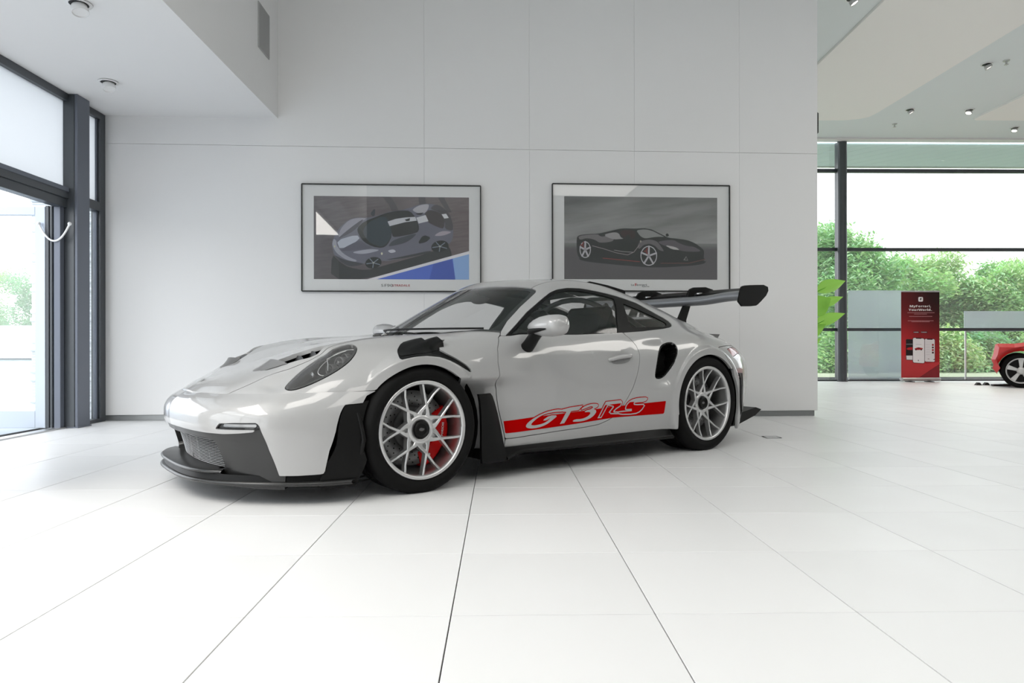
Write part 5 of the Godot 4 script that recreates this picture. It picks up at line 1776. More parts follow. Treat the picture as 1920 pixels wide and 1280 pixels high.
func build_outside() -> void:
	var rng := RandomNumberGenerator.new()
	rng.seed = 11
	for k in 3: LEAF.append(leaf_cluster(rng, 14, 0.26, 0.085))
	LEAFM = mat(Color(1, 1, 1), 0.6, 0, 0.3)
	LEAFM.vertex_color_use_as_albedo = true
	LEAFM.backlight_enabled = true
	LEAFM.backlight = Color(0.75, 0.9, 0.6)
	struct("ground_right", mb_box(W(20, -0.16, 38), Vector3(60, 0.1, 46)), mat(lin(0.36, 0.40, 0.28), 0.9, 0, 0.1), "sunlit lawn outside the window wall", "lawn")
	struct("pavement_left", mb_box(W(-29, -0.12, 12), Vector3(49, 0.1, 100)), mat(lin(0.42, 0.46, 0.50), 0.7, 0, 0.3), "pale paved forecourt outside the left glazing", "pavement")
	# outside soffit of boards over the window wall
	var so := thing("exterior_soffit", "slatted pale blue soffit of boards outside above the window wall", "soffit", W(9.9, 5.30, 16.2))
	so.set_meta("kind", "structure")
	var bl := mat(lin(0.56, 0.66, 0.70), 0.6, 0, 0.3)
	for k in 34:
		var q := Basis(Vector3.UP, deg_to_rad(-38.0))
		var c := Vector3(-8.0 + 0.48 * k, 0, 0)
		var pg := PackedVector2Array([Vector2(c.x - 0.235 - 0.75, -0.95), Vector2(c.x + 0.235 - 0.75, -0.95), Vector2(c.x + 0.235 + 0.75, 0.95), Vector2(c.x - 0.235 + 0.75, 0.95)])
		var m := MB.new()
		m.slab(pg, 0.03, Transform3D(Basis(Vector3(1, 0, 0), Vector3(0, 0, 1), Vector3(0, -1, 0)), Vector3(0, 0.03, 0)), 0.006)
		obj("plank", m, bl, so)
	obj("edge_beam", mb_box(Vector3(0, 0.1, -1.0), Vector3(17, 0.24, 0.1), 0.01), M.alu, so)
	# trees beyond the window wall: x, d, half width, low, high, clusters, tint
	var greens := [lin(0.13, 0.30, 0.10), lin(0.19, 0.37, 0.12), lin(0.10, 0.26, 0.12), lin(0.25, 0.42, 0.15)]
	var list := [
		[12.4, 24.5, 1.9, 0.6, 5.3, "broad green tree seen right behind the round steel column", 0],
		[13.6, 27.0, 1.6, 0.4, 5.0, "bushy green tree just right of the round steel column, the tallest crown", 2],
		[15.6, 26.0, 1.9, 0.3, 4.3, "pale green tree rising behind the red banner", 1],
		[17.3, 27.5, 1.9, 0.3, 4.6, "light green tree close right of the red banner", 3],
		[19.0, 26.0, 1.7, 0.2, 4.0, "loose green tree between the red banner and the red car", 1],
		[20.8, 28.0, 2.0, 0.3, 4.4, "leafy green tree above the red car at the right edge", 0],
		[11.2, 31.0, 2.2, 0.4, 6.2, "dark green tree glimpsed left of the round steel column", 2],
		[23.2, 29.0, 2.2, 0.3, 4.6, "green tree past the right edge, beyond the red car", 1]]
	for k in list.size():
		var e: Array = list[k]
		tree("tree", e[5], W(e[0], -0.1, e[1]), crown(rng, e[2], e[3] + 0.5, e[4] - 0.5, 16), 2600, greens[e[6]], 20 + k, lin(0.20, 0.17, 0.14) if k != 1 else lin(0.5, 0.48, 0.44))
	for k in 7:
		var x := 11.2 + 1.75 * k
		var names := ["low dark bush at the foot of the trees behind the steel column", "low green bush under the tall tree right of the steel column", "low bush behind the foot of the red banner", "pale bush at the right foot of the red banner", "low green bush midway between banner and red car", "pale green bush behind the nose of the red car", "low bush at the far right behind the red car"]
		tree("bush", names[k], W(x, -0.1, 22.6 + 0.5 * (k % 2)), [[-0.5, 0.35, 0, 0.62], [0.4, 0.5, 0.1, 0.66], [0.1, 0.95, 0, 0.55], [0.8, 0.3, 0, 0.5]], 520, greens[(k * 3 + 1) % 4], 40 + k, lin(0.2, 0.17, 0.13))
	# pale sheets added outside, standing in for reflections in the window glass
	var reflection_film := mat(Color(0.86, 0.90, 0.92, 0.62), 0.6, 0, 0.3)
	reflection_film.transparency = BaseMaterial3D.TRANSPARENCY_ALPHA
	for e in [[8.50, 1.03, 1.22, 2.0, 15.4, "pale translucent sheet added outside as a window reflection behind the red banner"], [11.4, 1.33, 1.7, 0.46, 15.4, "low pale translucent sheet added outside as a window reflection at the right edge, above the red car"]]:
		var p := thing("reflection_sheet", e[5], "panel", W(e[0], 0, e[4]))
		obj("sheet", mb_box(Vector3(0, e[1], 0), Vector3(e[2], e[3], 0.012), 0.002), reflection_film, p)
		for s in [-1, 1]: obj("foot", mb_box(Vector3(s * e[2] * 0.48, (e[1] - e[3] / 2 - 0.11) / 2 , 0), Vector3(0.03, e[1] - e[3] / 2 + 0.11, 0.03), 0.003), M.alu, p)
	# left: corrugated white shutter wall, low white wall, trees, red column
	var cl := thing("corrugated_cladding", "white corrugated cladding with paired ribs outside the left glazing", "cladding", W(-4.90, 0, 8.0))
	cl.set_meta("kind", "structure")
	var wh := mat(lin(0.70, 0.73, 0.75), 0.5, 0, 0.3)
	obj("backing", mb_box(Vector3(0, 1.8, -0.03), Vector3(1.0, 3.9, 0.04)), wh, cl)
	for k in 11:
		var y := 0.06 + 0.345 * k
		for s in [0.0, 0.095]:
			var m := MB.new()
			m.tube([Vector3(-0.5, y + s, 0), Vector3(0.5, y + s, 0)], 0.026, 10)
			obj("rib", m, wh, cl)
		for j in 6: obj("groove", mb_box(Vector3(0, y + 0.13 + 0.035 * j, -0.006), Vector3(1.0, 0.02, 0.012), 0.004), wh, cl)
	var lw := thing("boundary_wall", "low white boundary wall across the forecourt, seen through the open door", "wall", W(-31, 0, 41))
	lw.set_meta("kind", "structure")
	obj("body", mb_box(Vector3(0, 0.95, 0), Vector3(24, 1.9, 0.3), 0.02), mat(grey(0.75), 0.8), lw)
	obj("coping", mb_box(Vector3(0, 1.95, 0), Vector3(24, 0.12, 0.42), 0.02), mat(lin(0.5, 0.56, 0.58), 0.7), lw)
	obj("base_line", mb_box(Vector3(0, 0.04, 0.2), Vector3(24, 0.08, 0.1), 0.01), mat(grey(0.08), 0.8), lw)
	for k in 4:
		var names2 := ["round green tree above the low white wall, by the red column", "green tree above the low white wall, filling the door pane", "green tree over the low white wall past the door stile", "tall green tree showing over the top of the open door"]
		var w: Array = [[-33.5, 44, 3.2, 1.2, 6.0], [-29.0, 45, 3.4, 1.2, 5.6], [-25.0, 46, 3.2, 1.2, 5.2], [-29.5, 37.0, 2.3, 7.0, 11.2]][k]
		tree("tree", names2[k], W(w[0], -0.1, w[1]), crown(rng, w[2], w[3] + 0.6, w[4] - 0.6, 14), 2200, greens[(k + 1) % 3], 60 + k, lin(0.2, 0.17, 0.14))
	var rc := MB.new()
	rc.tube([Vector3(0, -0.1, 0), Vector3(0, 12, 0)], 0.36, 24)
	var col := obj("column_red", rc, mat(lin(0.62, 0.03, 0.04), 0.5), self, W(-25.2, 0, 34))
	col.set_meta("kind", "structure")
	tag(col, "round red column outside the open door at the left edge", "column")

# ---------------------------------------------------------------- flat prints, computed
class Paint:
	var im: Image
	var w: int
	var h: int
	var o: Vector2
	var k: Vector2
	func _init(w_: int, h_: int, x0: float, y0: float, x1: float, y1: float) -> void:
		w = w_
		h = h_
		im = Image.create(w, h, false, Image.FORMAT_RGB8)
		o = Vector2(x0, y0)
		k = Vector2(w / (x1 - x0), h / (y1 - y0))
	func poly(a: Array, c: Color) -> void:
		var p := PackedVector2Array()
		for i in range(0, a.size(), 2): p.append((Vector2(a[i], a[i + 1]) - o) * k)
		fill(p, c)
	func fill(p: PackedVector2Array, c: Color) -> void:
		var y0 := 1e9
		var y1 := -1e9
		for q in p:
			y0 = min(y0, q.y)
			y1 = max(y1, q.y)
		for y in range(max(0, int(y0)), min(h, int(y1) + 1)):
			var xs: Array[float] = []
			var b := p[p.size() - 1]
			for a in p:
				if (a.y > y + 0.5) != (b.y > y + 0.5): xs.append((b.x - a.x) * (y + 0.5 - a.y) / (b.y - a.y) + a.x)
				b = a
			xs.sort()
			for i in range(0, xs.size() - 1, 2):
				var xa: int = max(0, int(round(xs[i])))
				var xb: int = min(w, int(round(xs[i + 1])))
				if xb > xa: im.fill_rect(Rect2i(xa, y, xb - xa, 1), c)
	func curve(a: Array, c: Color, times := 2) -> void:      # a polygon with rounded corners
		var p := PackedVector2Array()
		for i in range(0, a.size(), 2): p.append((Vector2(a[i], a[i + 1]) - o) * k)
		for t in times:
			var q := PackedVector2Array()
			for i in p.size():
				var e := p[(i + 1) % p.size()]
				q.append(p[i] * 0.78 + e * 0.22)
				q.append(p[i] * 0.22 + e * 0.78)
			p = q
		fill(p, c)
	func rrect(x0: float, y0: float, x1: float, y1: float, r: float, c: Color, dy := 0.0) -> void:   # dy: the right side stands lower
		var p := PackedVector2Array()
		for e in [[x1 - r, y1 - r, 0.0], [x0 + r, y1 - r, 1.0], [x0 + r, y0 + r, 2.0], [x1 - r, y0 + r, 3.0]]:
			for i in 7:
				var v := Vector2(e[0], e[1]) + Vector2.from_angle((e[2] + i / 6.0) * PI / 2) * r
				p.append((v + Vector2(0, dy * (v.x - x0) / (x1 - x0)) - o) * k)
		fill(p, c)
	func oval(x: float, y: float, rx: float, ry: float, c: Color, tilt := 0.0) -> void:
		var p := PackedVector2Array()
		for i in 40:
			var v := Vector2(cos(TAU * i / 40) * rx, sin(TAU * i / 40) * ry).rotated(tilt)
			p.append((Vector2(x, y) + v - o) * k)
		fill(p, c)
	func stroke(a: Array, wd: float, c: Color) -> void:
		for i in range(0, a.size() - 2, 2):
			var p := Vector2(a[i], a[i + 1])
			var q := Vector2(a[i + 2], a[i + 3])
			var n := (q - p).orthogonal().normalized() * wd * 0.5
			fill(PackedVector2Array([(p + n - o) * k, (q + n - o) * k, (q - n - o) * k, (p - n - o) * k]), c)
			oval(q.x, q.y, wd * 0.5, wd * 0.5, c)
	func star(x: float, y: float, rx: float, ry: float, n: int, wd: float, c: Color, a0: float) -> void:
		for i in n:
			var a := a0 + TAU * i / n
			stroke([x, y, x + cos(a) * rx, y + sin(a) * ry], wd, c)
	func back(f: Callable) -> void:
		for y in h:
			for x in w: im.set_pixel(x, y, f.call(x / float(w), y / float(h)))
	func soft(amount: int) -> void:
		im.resize(w / amount, h / amount, Image.INTERPOLATE_LANCZOS)
	func tex() -> ImageTexture: return ImageTexture.create_from_image(im)

func c8(r: int, g: int, b: int) -> Color: return Color8(r, g, b)

func print_one() -> ImageTexture:
	var p := Paint.new(1480, 796, 230, 185, 1713, 983)
	var n := FastNoiseLite.new()
	n.seed = 3
	n.frequency = 1.0
	p.back(func(x: float, y: float) -> Color:
		var s := n.get_noise_2d(x * 5.0 - y * 3.0, y * 26.0 + x * 8.0) * 0.05 + n.get_noise_2d(x * 160, y * 90) * 0.025
		var v := 0.36 + 0.05 * x - 0.05 * y + s
		return Color(v + 0.015 + 0.02 * x, v - 0.015, v + 0.005 - 0.015 * x))
	p.poly([880, 185, 960, 185, 1010, 260, 1040, 330, 975, 330, 940, 260], c8(80, 76, 78))
	p.poly([1225, 185, 1290, 185, 1300, 260, 1235, 260], c8(78, 74, 76))
	p.poly([1410, 185, 1470, 185, 1545, 330, 1500, 330], c8(82, 78, 80))
	p.curve([390, 983, 400, 740, 480, 820, 560, 870, 720, 900, 900, 850, 1350, 720, 1500, 640, 1540, 700, 1545, 770, 1300, 830, 735, 983], c8(40, 37, 42), 1)
	p.poly([735, 983, 1713, 705, 1713, 735, 830, 983], c8(222, 219, 224))
	p.poly([825, 983, 1713, 735, 1713, 983], c8(74, 104, 198))
	p.poly([1330, 983, 1370, 832, 1545, 784, 1585, 983], c8(58, 84, 176))
	p.poly([1555, 780, 1713, 735, 1713, 983, 1580, 983], c8(138, 172, 220))
	p.curve([400, 650, 415, 590, 470, 490, 560, 410, 640, 388, 740, 392, 880, 355, 960, 325, 1060, 315, 1175, 280, 1230, 258, 1330, 248, 1410, 262, 1500, 330, 1550, 430, 1562, 500, 1555, 590, 1520, 645, 1450, 600, 1390, 620, 1350, 690, 1345, 720, 1100, 775, 880, 815, 800, 760, 740, 790, 715, 835, 640, 850, 560, 860, 480, 815, 420, 750], c8(104, 102, 117), 1)
	p.curve([460, 590, 480, 500, 560, 415, 640, 392, 735, 395, 690, 420, 600, 480, 520, 540], c8(150, 148, 160))
	p.curve([450, 600, 520, 535, 640, 440, 700, 402, 690, 425, 640, 490, 560, 550], c8(72, 70, 80))
	p.curve([445, 610, 640, 552, 670, 600, 480, 705], c8(182, 186, 198), 1)
	p.curve([470, 705, 670, 600, 720, 650, 800, 680, 640, 700, 520, 715], c8(88, 86, 100))
	p.curve([400, 650, 418, 590, 445, 615, 445, 660, 500, 730, 570, 775, 640, 800, 625, 818, 530, 795, 440, 730], c8(156, 156, 168))
	p.curve([415, 745, 520, 800, 640, 820, 715, 835, 640, 852, 560, 862, 480, 815], c8(58, 56, 64))
	p.curve([640, 492, 700, 430, 870, 360, 960, 330, 975, 560, 930, 650, 880, 682, 790, 670, 700, 622, 650, 545], c8(24, 22, 26), 1)
	p.curve([692, 510, 760, 425, 895, 366, 955, 430, 970, 560, 925, 640, 870, 672, 770, 640, 712, 575], c8(44, 52, 62), 1)
	p.curve([905, 360, 960, 330, 1060, 316, 1145, 320, 1205, 390, 1237, 490, 1210, 535, 1000, 578, 972, 560, 960, 430], c8(38, 33, 37), 1)
	p.poly([930, 425, 1010, 398, 1100, 384, 1195, 377, 1210, 414, 1100, 430, 950, 470], c8(198, 198, 204))
	p.poly([1095, 405, 1145, 390, 1140, 415, 1110, 420], c8(30, 28, 32))
	p.curve([935, 662, 985, 600, 1215, 532, 1180, 575, 1100, 632, 960, 664], c8(62, 64, 72))
	p.curve([1160, 310, 1235, 262, 1330, 250, 1320, 300, 1285, 345, 1210, 340], c8(172, 169, 176))
	p.poly([1200, 345, 1275, 335, 1250, 358, 1215, 355], c8(40, 38, 44))
	p.curve([1380, 255, 1440, 268, 1522, 340, 1558, 440, 1558, 512, 1480, 492, 1482, 420, 1430, 330, 1335, 300], c8(74, 69, 73), 1)
	p.curve([1280, 350, 1330, 305, 1425, 330, 1478, 400, 1472, 492, 1400, 472, 1310, 425], c8(66, 56, 60), 1)
	p.poly([1205, 385, 1295, 358, 1322, 418, 1228, 442], c8(206, 206, 211))
	p.poly([1448, 350, 1492, 344, 1518, 385, 1474, 392], c8(216, 216, 220))
	p.curve([1215, 640, 1270, 550, 1348, 575, 1300, 622], c8(18, 17, 20), 1)
	p.curve([1365, 562, 1450, 508, 1558, 520, 1460, 560], c8(166, 156, 166))
	p.curve([765, 348, 802, 304, 814, 312, 806, 376, 785, 378], c8(58, 60, 66), 1)
	p.curve([928, 706, 985, 690, 1015, 716, 960, 732], c8(188, 188, 198))
	p.curve([570, 725, 760, 690, 875, 700, 700, 745], c8(166, 166, 178))
	p.curve([880, 800, 1100, 755, 1345, 700, 1345, 722, 1100, 778], c8(52, 50, 56))
	for e in [[795, 824, 78, 54], [1432, 662, 84, 56]]:
		p.oval(e[0], e[1], e[2], e[3], c8(14, 13, 16), -0.2)
		p.star(e[0], e[1], e[2] * 0.85, e[3] * 0.85, 5, 9, c8(120, 126, 140), 0.4)
		p.oval(e[0], e[1], 10, 8, c8(160, 160, 150))
	p.oval(875, 735, 9, 13, c8(205, 200, 175))
	p.oval(427, 668, 5, 9, c8(205, 200, 150))
	p.soft(2)
	return p.tex()

func print_two() -> ImageTexture:
	var p := Paint.new(1480, 800, 226, 190, 1695, 983)
	var n := FastNoiseLite.new()
	n.seed = 9
	n.frequency = 1.0
	p.back(func(x: float, y: float) -> Color:
		if y < 0.56:
			var v := 0.47 + 0.16 * y + 0.10 * n.get_noise_2d(x * 1.5 + 4, y * 5.0 + x * 1.6) - 0.10 * ss(0.35, 0.0, x) * ss(0.3, 0.0, y)
			return Color(v + 0.004, v, v)
		var f := ss(0.54, 0.66, y)
		var q := lerpf(0.50, 0.32 + 0.06 * (y - 0.7), f) + f * (n.get_noise_2d(x * 90, y * 140) * 0.035)
		return Color(q + 0.012 * f, q - 0.008 * f, q + 0.006 * f))
	p.curve([340, 780, 600, 760, 900, 820, 1600, 790, 1560, 840, 1100, 872, 800, 850, 420, 815], c8(34, 30, 35))
	p.curve([343, 590, 362, 563, 450, 550, 540, 548, 620, 530, 745, 500, 790, 493, 900, 495, 990, 490, 1065, 505, 1140, 548, 1220, 580, 1300, 588, 1400, 600, 1480, 630, 1560, 690, 1568, 720, 1560, 770, 1580, 785, 1555, 803, 1400, 828, 1150, 834, 1040, 852, 960, 830, 600, 788, 480, 770, 430, 800, 380, 790, 346, 742], c8(24, 20, 24), 1)
	p.curve([355, 572, 450, 555, 560, 552, 700, 580, 690, 622, 560, 636, 520, 605, 440, 588, 375, 610], c8(112, 105, 109))
	p.curve([595, 556, 700, 528, 748, 540, 765, 582, 800, 592, 700, 602, 640, 582], c8(152, 149, 150))
	p.curve([545, 556, 600, 540, 622, 568, 580, 575], c8(20, 18, 20), 1)
	p.curve([915, 665, 955, 612, 1040, 596, 1110, 612, 1145, 655, 1185, 715, 1130, 700, 1090, 655, 1035, 638, 980, 652, 942, 695], c8(98, 92, 96))
	p.curve([1100, 622, 1220, 600, 1320, 606, 1430, 645, 1560, 712, 1400, 714, 1330, 702, 1240, 680], c8(84, 76, 83))
	p.curve([1270, 600, 1340, 606, 1470, 660, 1430, 665, 1340, 640], c8(36, 31, 36))
	p.curve([905, 512, 1000, 498, 1085, 520, 1205, 572, 1100, 572, 1000, 590, 955, 572], c8(138, 138, 138), 1)
	p.curve([755, 545, 778, 508, 902, 508, 905, 580, 860, 598, 790, 578], c8(46, 20, 24), 1)
	p.stroke([900, 505, 960, 590], 12, c8(18, 16, 18))
	p.stroke([985, 494, 1060, 506, 1215, 582], 9, c8(22, 19, 22))
	p.curve([803, 572, 840, 550, 868, 590, 820, 600], c8(20, 17, 20), 1)
	p.curve([1193, 548, 1215, 536, 1230, 560, 1205, 572], c8(18, 16, 18), 1)
	p.curve([688, 645, 760, 620, 935, 630, 922, 684, 860, 722, 760, 718, 693, 700], c8(8, 6, 8), 1)
	p.stroke([490, 662, 600, 690, 720, 728, 830, 748, 890, 720, 940, 655], 6, c8(150, 136, 140))
	p.stroke([700, 702, 780, 716, 880, 722], 5, c8(168, 160, 162))
	p.stroke([590, 780, 760, 795, 945, 813], 6, c8(150, 46, 50))
	p.curve([1185, 650, 1290, 668, 1335, 698, 1255, 692], c8(186, 180, 182), 1)
	p.stroke([1145, 826, 1420, 824, 1575, 786], 6, c8(112, 62, 64))
	p.poly([1365, 795, 1395, 755, 1412, 800], c8(120, 114, 116))
	p.poly([1380, 790, 1396, 766, 1404, 795], c8(26, 22, 26))
	for e in [[1033, 755, 88, 104, 80, 96], [425, 700, 62, 88, 54, 80]]:
		p.oval(e[0], e[1], e[2], e[3], c8(10, 8, 10))
		p.oval(e[0], e[1], e[4], e[5], c8(186, 182, 188))
		p.oval(e[0], e[1], e[4] - 9, e[5] - 10, c8(20, 16, 19))
		p.star(e[0] - 25, e[1] - 45, 18, 28, 3, 12, c8(118, 24, 28), 1.0)
		p.star(e[0], e[1], e[4] - 5, e[5] - 5, 5, 17, c8(184, 180, 186), 0.32 - PI / 2 - 0.3)
		p.oval(e[0], e[1], 14, 16, c8(150, 146, 152))
	p.oval(955, 617, 8, 11, c8(160, 150, 140))
	p.soft(2)
	return p.tex()

func print_banner() -> ImageTexture:
	var p := Paint.new(800, 1760, 164, 95, 637, 1160)
	p.back(func(x: float, y: float) -> Color:
		var v := 0.30 + 0.45 * ss(0.05, 0.75, y) - 0.16 * ss(0.25, 1.0, x) * (1.0 - 0.6 * y) + 0.10 * ss(0.5, 0.0, x)
		return Color(v * 0.98, v * 0.22 + 0.015, v * 0.24 + 0.02))
	p.poly([164, 880, 300, 900, 470, 985, 637, 965, 637, 1160, 164, 1160], c8(196, 62, 66))
	p.poly([380, 1160, 637, 990, 637, 1160], c8(140, 46, 52))
	p.rrect(376, 158, 434, 216, 13, c8(238, 238, 240))
	p.curve([392, 196, 398, 180, 406, 172, 415, 166, 417, 174, 412, 180, 417, 192, 410, 190, 407, 206, 402, 204, 404, 192, 398, 190], c8(30, 20, 22), 1)
	for e in [[242, 354, 563], [325, 370, 470], [262, 400, 538], [246, 454, 555], [293, 465, 506]]:
		var x: float = e[0]
		while x < e[2]:
			p.poly([x, e[1] - 3.0, x + 13, e[1] - 3.0, x + 13, e[1] + 3.0, x, e[1] + 3.0], c8(206, 150, 154))
			x += 16
	for e in [[315, 386], [408, 488]]:
		p.rrect(e[0], 585, e[1], 606, 4, c8(46, 26, 30))
		p.poly([e[0] + 16, 591, e[1] - 8, 591, e[1] - 8, 600, e[0] + 16, 600], c8(190, 176, 178))
		p.oval(e[0] + 8, 595, 4, 5, c8(215, 205, 207))
	# three phones
	p.rrect(222, 680, 322, 940, 16, c8(30, 30, 32), 5)
	p.poly([226, 885, 314, 885, 314, 938, 230, 936], c8(232, 232, 234))
	p.poly([226, 738, 314, 738, 314, 750, 226, 750], c8(120, 120, 124))
	p.curve([228, 800, 250, 785, 310, 780, 314, 815, 240, 815], c8(190, 40, 44), 1)
	p.rrect(452, 674, 582, 964, 18, c8(36, 30, 32), 4)
	p.rrect(456, 678, 578, 960, 15, c8(230, 230, 233), 4)
	p.poly([480, 676, 555, 678, 550, 690, 486, 688], c8(24, 24, 26))
	for k in 4: p.poly([544, 742 + 32 * k, 566, 742 + 32 * k, 566, 764 + 32 * k, 544, 764 + 32 * k], c8(70, 40, 44) if k % 2 else c8(150, 40, 44))
	for k in 5: p.poly([470, 750 + 30 * k, 520, 750 + 30 * k, 520, 753 + 30 * k, 470, 753 + 30 * k], c8(196, 196, 200))
	p.curve([486, 930, 500, 920, 520, 932], c8(120, 110, 112), 1)
	p.curve([552, 938, 578, 926, 578, 940], c8(60, 40, 42), 1)
	p.rrect(304, 660, 456, 976, 22, c8(36, 30, 32), 10)
	p.rrect(309, 665, 451, 971, 19, c8(240, 240, 242), 10)
	p.poly([342, 663, 416, 666, 410, 678, 348, 676], c8(24, 24, 26))
	p.poly([344, 745, 414, 746, 414, 749, 344, 748], c8(150, 150, 154))
	p.curve([326, 800, 350, 790, 376, 783, 405, 788, 430, 794, 432, 806, 405, 815, 340, 817], c8(168, 34, 38), 1)
	p.curve([360, 792, 378, 784, 402, 790, 392, 798], c8(40, 20, 22), 1)
	for x in [346, 412]: p.oval(x, 813, 9, 8, c8(34, 26, 28))
	p.oval(376, 946, 5, 9, c8(60, 60, 64))
	p.soft(2)
	return p.tex()

func text(called: String, s: String, height: float, mt: Material, parent: Node, at: Vector3, wide := 1.0, family := "Droid Sans", weight := 700) -> MeshInstance3D:
	var t := TextMesh.new()
	var f := SystemFont.new()
	f.font_names = PackedStringArray([family])
	f.font_weight = weight
	t.font = f
	t.text = s
	t.font_size = 32
	t.pixel_size = height / 24.0
	t.depth = 0.0012
	var o := obj(called, t, mt, parent, at)
	o.scale = Vector3(wide, 1, 1)
	return o

func picture(label: String, at: Vector3, turn: float, w: float, h: float, pr: Rect2, tex: Texture2D, cap: Array) -> void:
	var p := thing("framed_picture", label, "picture", at, turn, "framed car pictures on the white wall")
	var f := MB.new()
	for s in [[Vector3(0, h / 2, 0), Vector3(w, 0.012, 0.035)], [Vector3(0, -h / 2, 0), Vector3(w, 0.012, 0.035)], [Vector3(-w / 2, 0, 0), Vector3(0.012, h, 0.035)], [Vector3(w / 2, 0, 0), Vector3(0.012, h, 0.035)]]: f.box(s[0] + Vector3(0, 0, 0.018), s[1], 0.0015)
	obj("frame", f, mat(grey(0.012), 0.4), p)
	obj("mount", mb_box(Vector3(0, 0, 0.012), Vector3(w - 0.012, h - 0.012, 0.012)), mat(grey(0.70), 0.6), p)
	var m := MB.new()
	var z := 0.0188
	m.quv(Vector3(pr.position.x, pr.position.y, z), Vector3(pr.end.x, pr.position.y, z), Vector3(pr.end.x, pr.end.y, z), Vector3(pr.position.x, pr.end.y, z))
	var pm := mat(Color(1, 1, 1), 0.5, 0, 0.3)
	pm.albedo_texture = tex
	obj("print", m, pm, p)
	for c in cap: text("caption", c[0], c[1], mat(c[2], 0.5), p, Vector3(c[3], c[4], 0.0188), c[5])
	var gq := MB.new()
	gq.quv(Vector3(-w / 2, -h / 2, 0.03), Vector3(w / 2, -h / 2, 0.03), Vector3(w / 2, h / 2, 0.03), Vector3(-w / 2, h / 2, 0.03))
	obj("glazing", gq, M.glass, p)

func build_things() -> void:
	var ang := atan2(0.0385, 1.0)
	var on := func(x: float, y: float) -> Vector3: return W(x, y, wall_d(x) - 0.004)
	picture("framed picture of a silver car seen from above on dark asphalt with a blue kerb", on.call(-1.160, 1.945), ang, 1.905, 1.142, Rect2(-0.828, -0.442, 1.656, 0.888), print_one(), [["SF90", 0.030, grey(0.16), -0.052, -0.508, 1.5], ["STRADALE", 0.024, lin(0.35, 0.02, 0.03), 0.098, -0.508, 1.25]])
	picture("framed picture of a black open sports car under a grey sky", on.call(1.555, 1.968), ang, 1.965, 1.165, Rect2(-0.853, -0.455, 1.70, 0.905), print_two(), [["La", 0.02, grey(0.03), -0.10, -0.515, 1.2], ["F", 0.03, lin(0.4, 0.02, 0.02), -0.062, -0.513, 1.6], ["errari", 0.02, grey(0.03), 0.0, -0.515, 1.6], ["Aperta", 0.012, grey(0.03), 0.045, -0.532, 1.6]])
	# roll-up banner before the window wall
	var b := thing("roll_up_banner", "tall red roll-up banner showing three phones, before the window wall", "banner", W(9.02, 0, 14.55), 0.0)
	var bw := 0.83
	var hh := 1.87
	obj("sheet_back", mb_box(Vector3(0, 0.06 + hh / 2, -0.004), Vector3(bw, hh, 0.004)), mat(grey(0.5), 0.6), b)
	var m := MB.new()
	m.quv(Vector3(-bw / 2, 0.09, 0), Vector3(bw / 2, 0.09, 0), Vector3(bw / 2, 1.93, 0), Vector3(-bw / 2, 1.93, 0))
	var pm := mat(Color(1, 1, 1), 0.45, 0, 0.4)
	pm.albedo_texture = print_banner()
	obj("print", m, pm, b)
	text("lettering", "MyFerrari,", 0.047, M.white, b, Vector3(0, 1.622, 0.001), 1.5)
	text("lettering", "YourWorld.", 0.047, M.white, b, Vector3(0, 1.545, 0.001), 1.5)
	obj("top_rail", mb_box(Vector3(0, 1.94, 0), Vector3(bw + 0.01, 0.03, 0.02), 0.004), M.alu, b)
	obj("base_cassette", mb_box(Vector3(0, 0.055, 0), Vector3(bw + 0.02, 0.075, 0.11), 0.02), M.alu, b)
	for x in [-0.24, 0.18]: obj("foot", mb_box(Vector3(x, 0.009, 0.02), Vector3(0.05, 0.018, 0.30), 0.006), M.steel, b)
	plant()
	red_car()
	# low black stand on the floor by the red car
	var s := thing("floor_stand", "low black stand lying on the floor at the nose of the red car", "stand", W(9.62, 0, 13.25))
	obj("bar", mb_box(Vector3(0.0, 0.02, 0.25), Vector3(0.34, 0.03, 0.10), 0.01), M.black, s)
	for x in [-0.22, -0.06]:
		var k := MB.new()
		k.slab(pl([-0.06, 0, 0.07, 0, 0.03, 0.05, -0.01, 0.055]), 0.06, Transform3D(Basis(), Vector3(x, 0, -0.1)), 0.006)
		obj("wedge", k, M.black, s)
	var so := thing("floor_socket", "small flush floor socket cover in the tiles right of the rear wheel", "socket", W(2.33, 0, 5.84))
	var sf := MB.new()
	for q in [[0, 0.055, 0.13, 0.006], [0, -0.055, 0.13, 0.006], [-0.062, 0, 0.006, 0.11], [0.062, 0, 0.006, 0.11]]: sf.box(Vector3(q[0], 0.002, q[1]), Vector3(q[2], 0.003, q[3]))
	obj("frame", sf, M.joint, so)
	obj("cover", mb_box(Vector3(0, 0.0012, 0), Vector3(0.116, 0.002, 0.102)), M.tile[0], so)

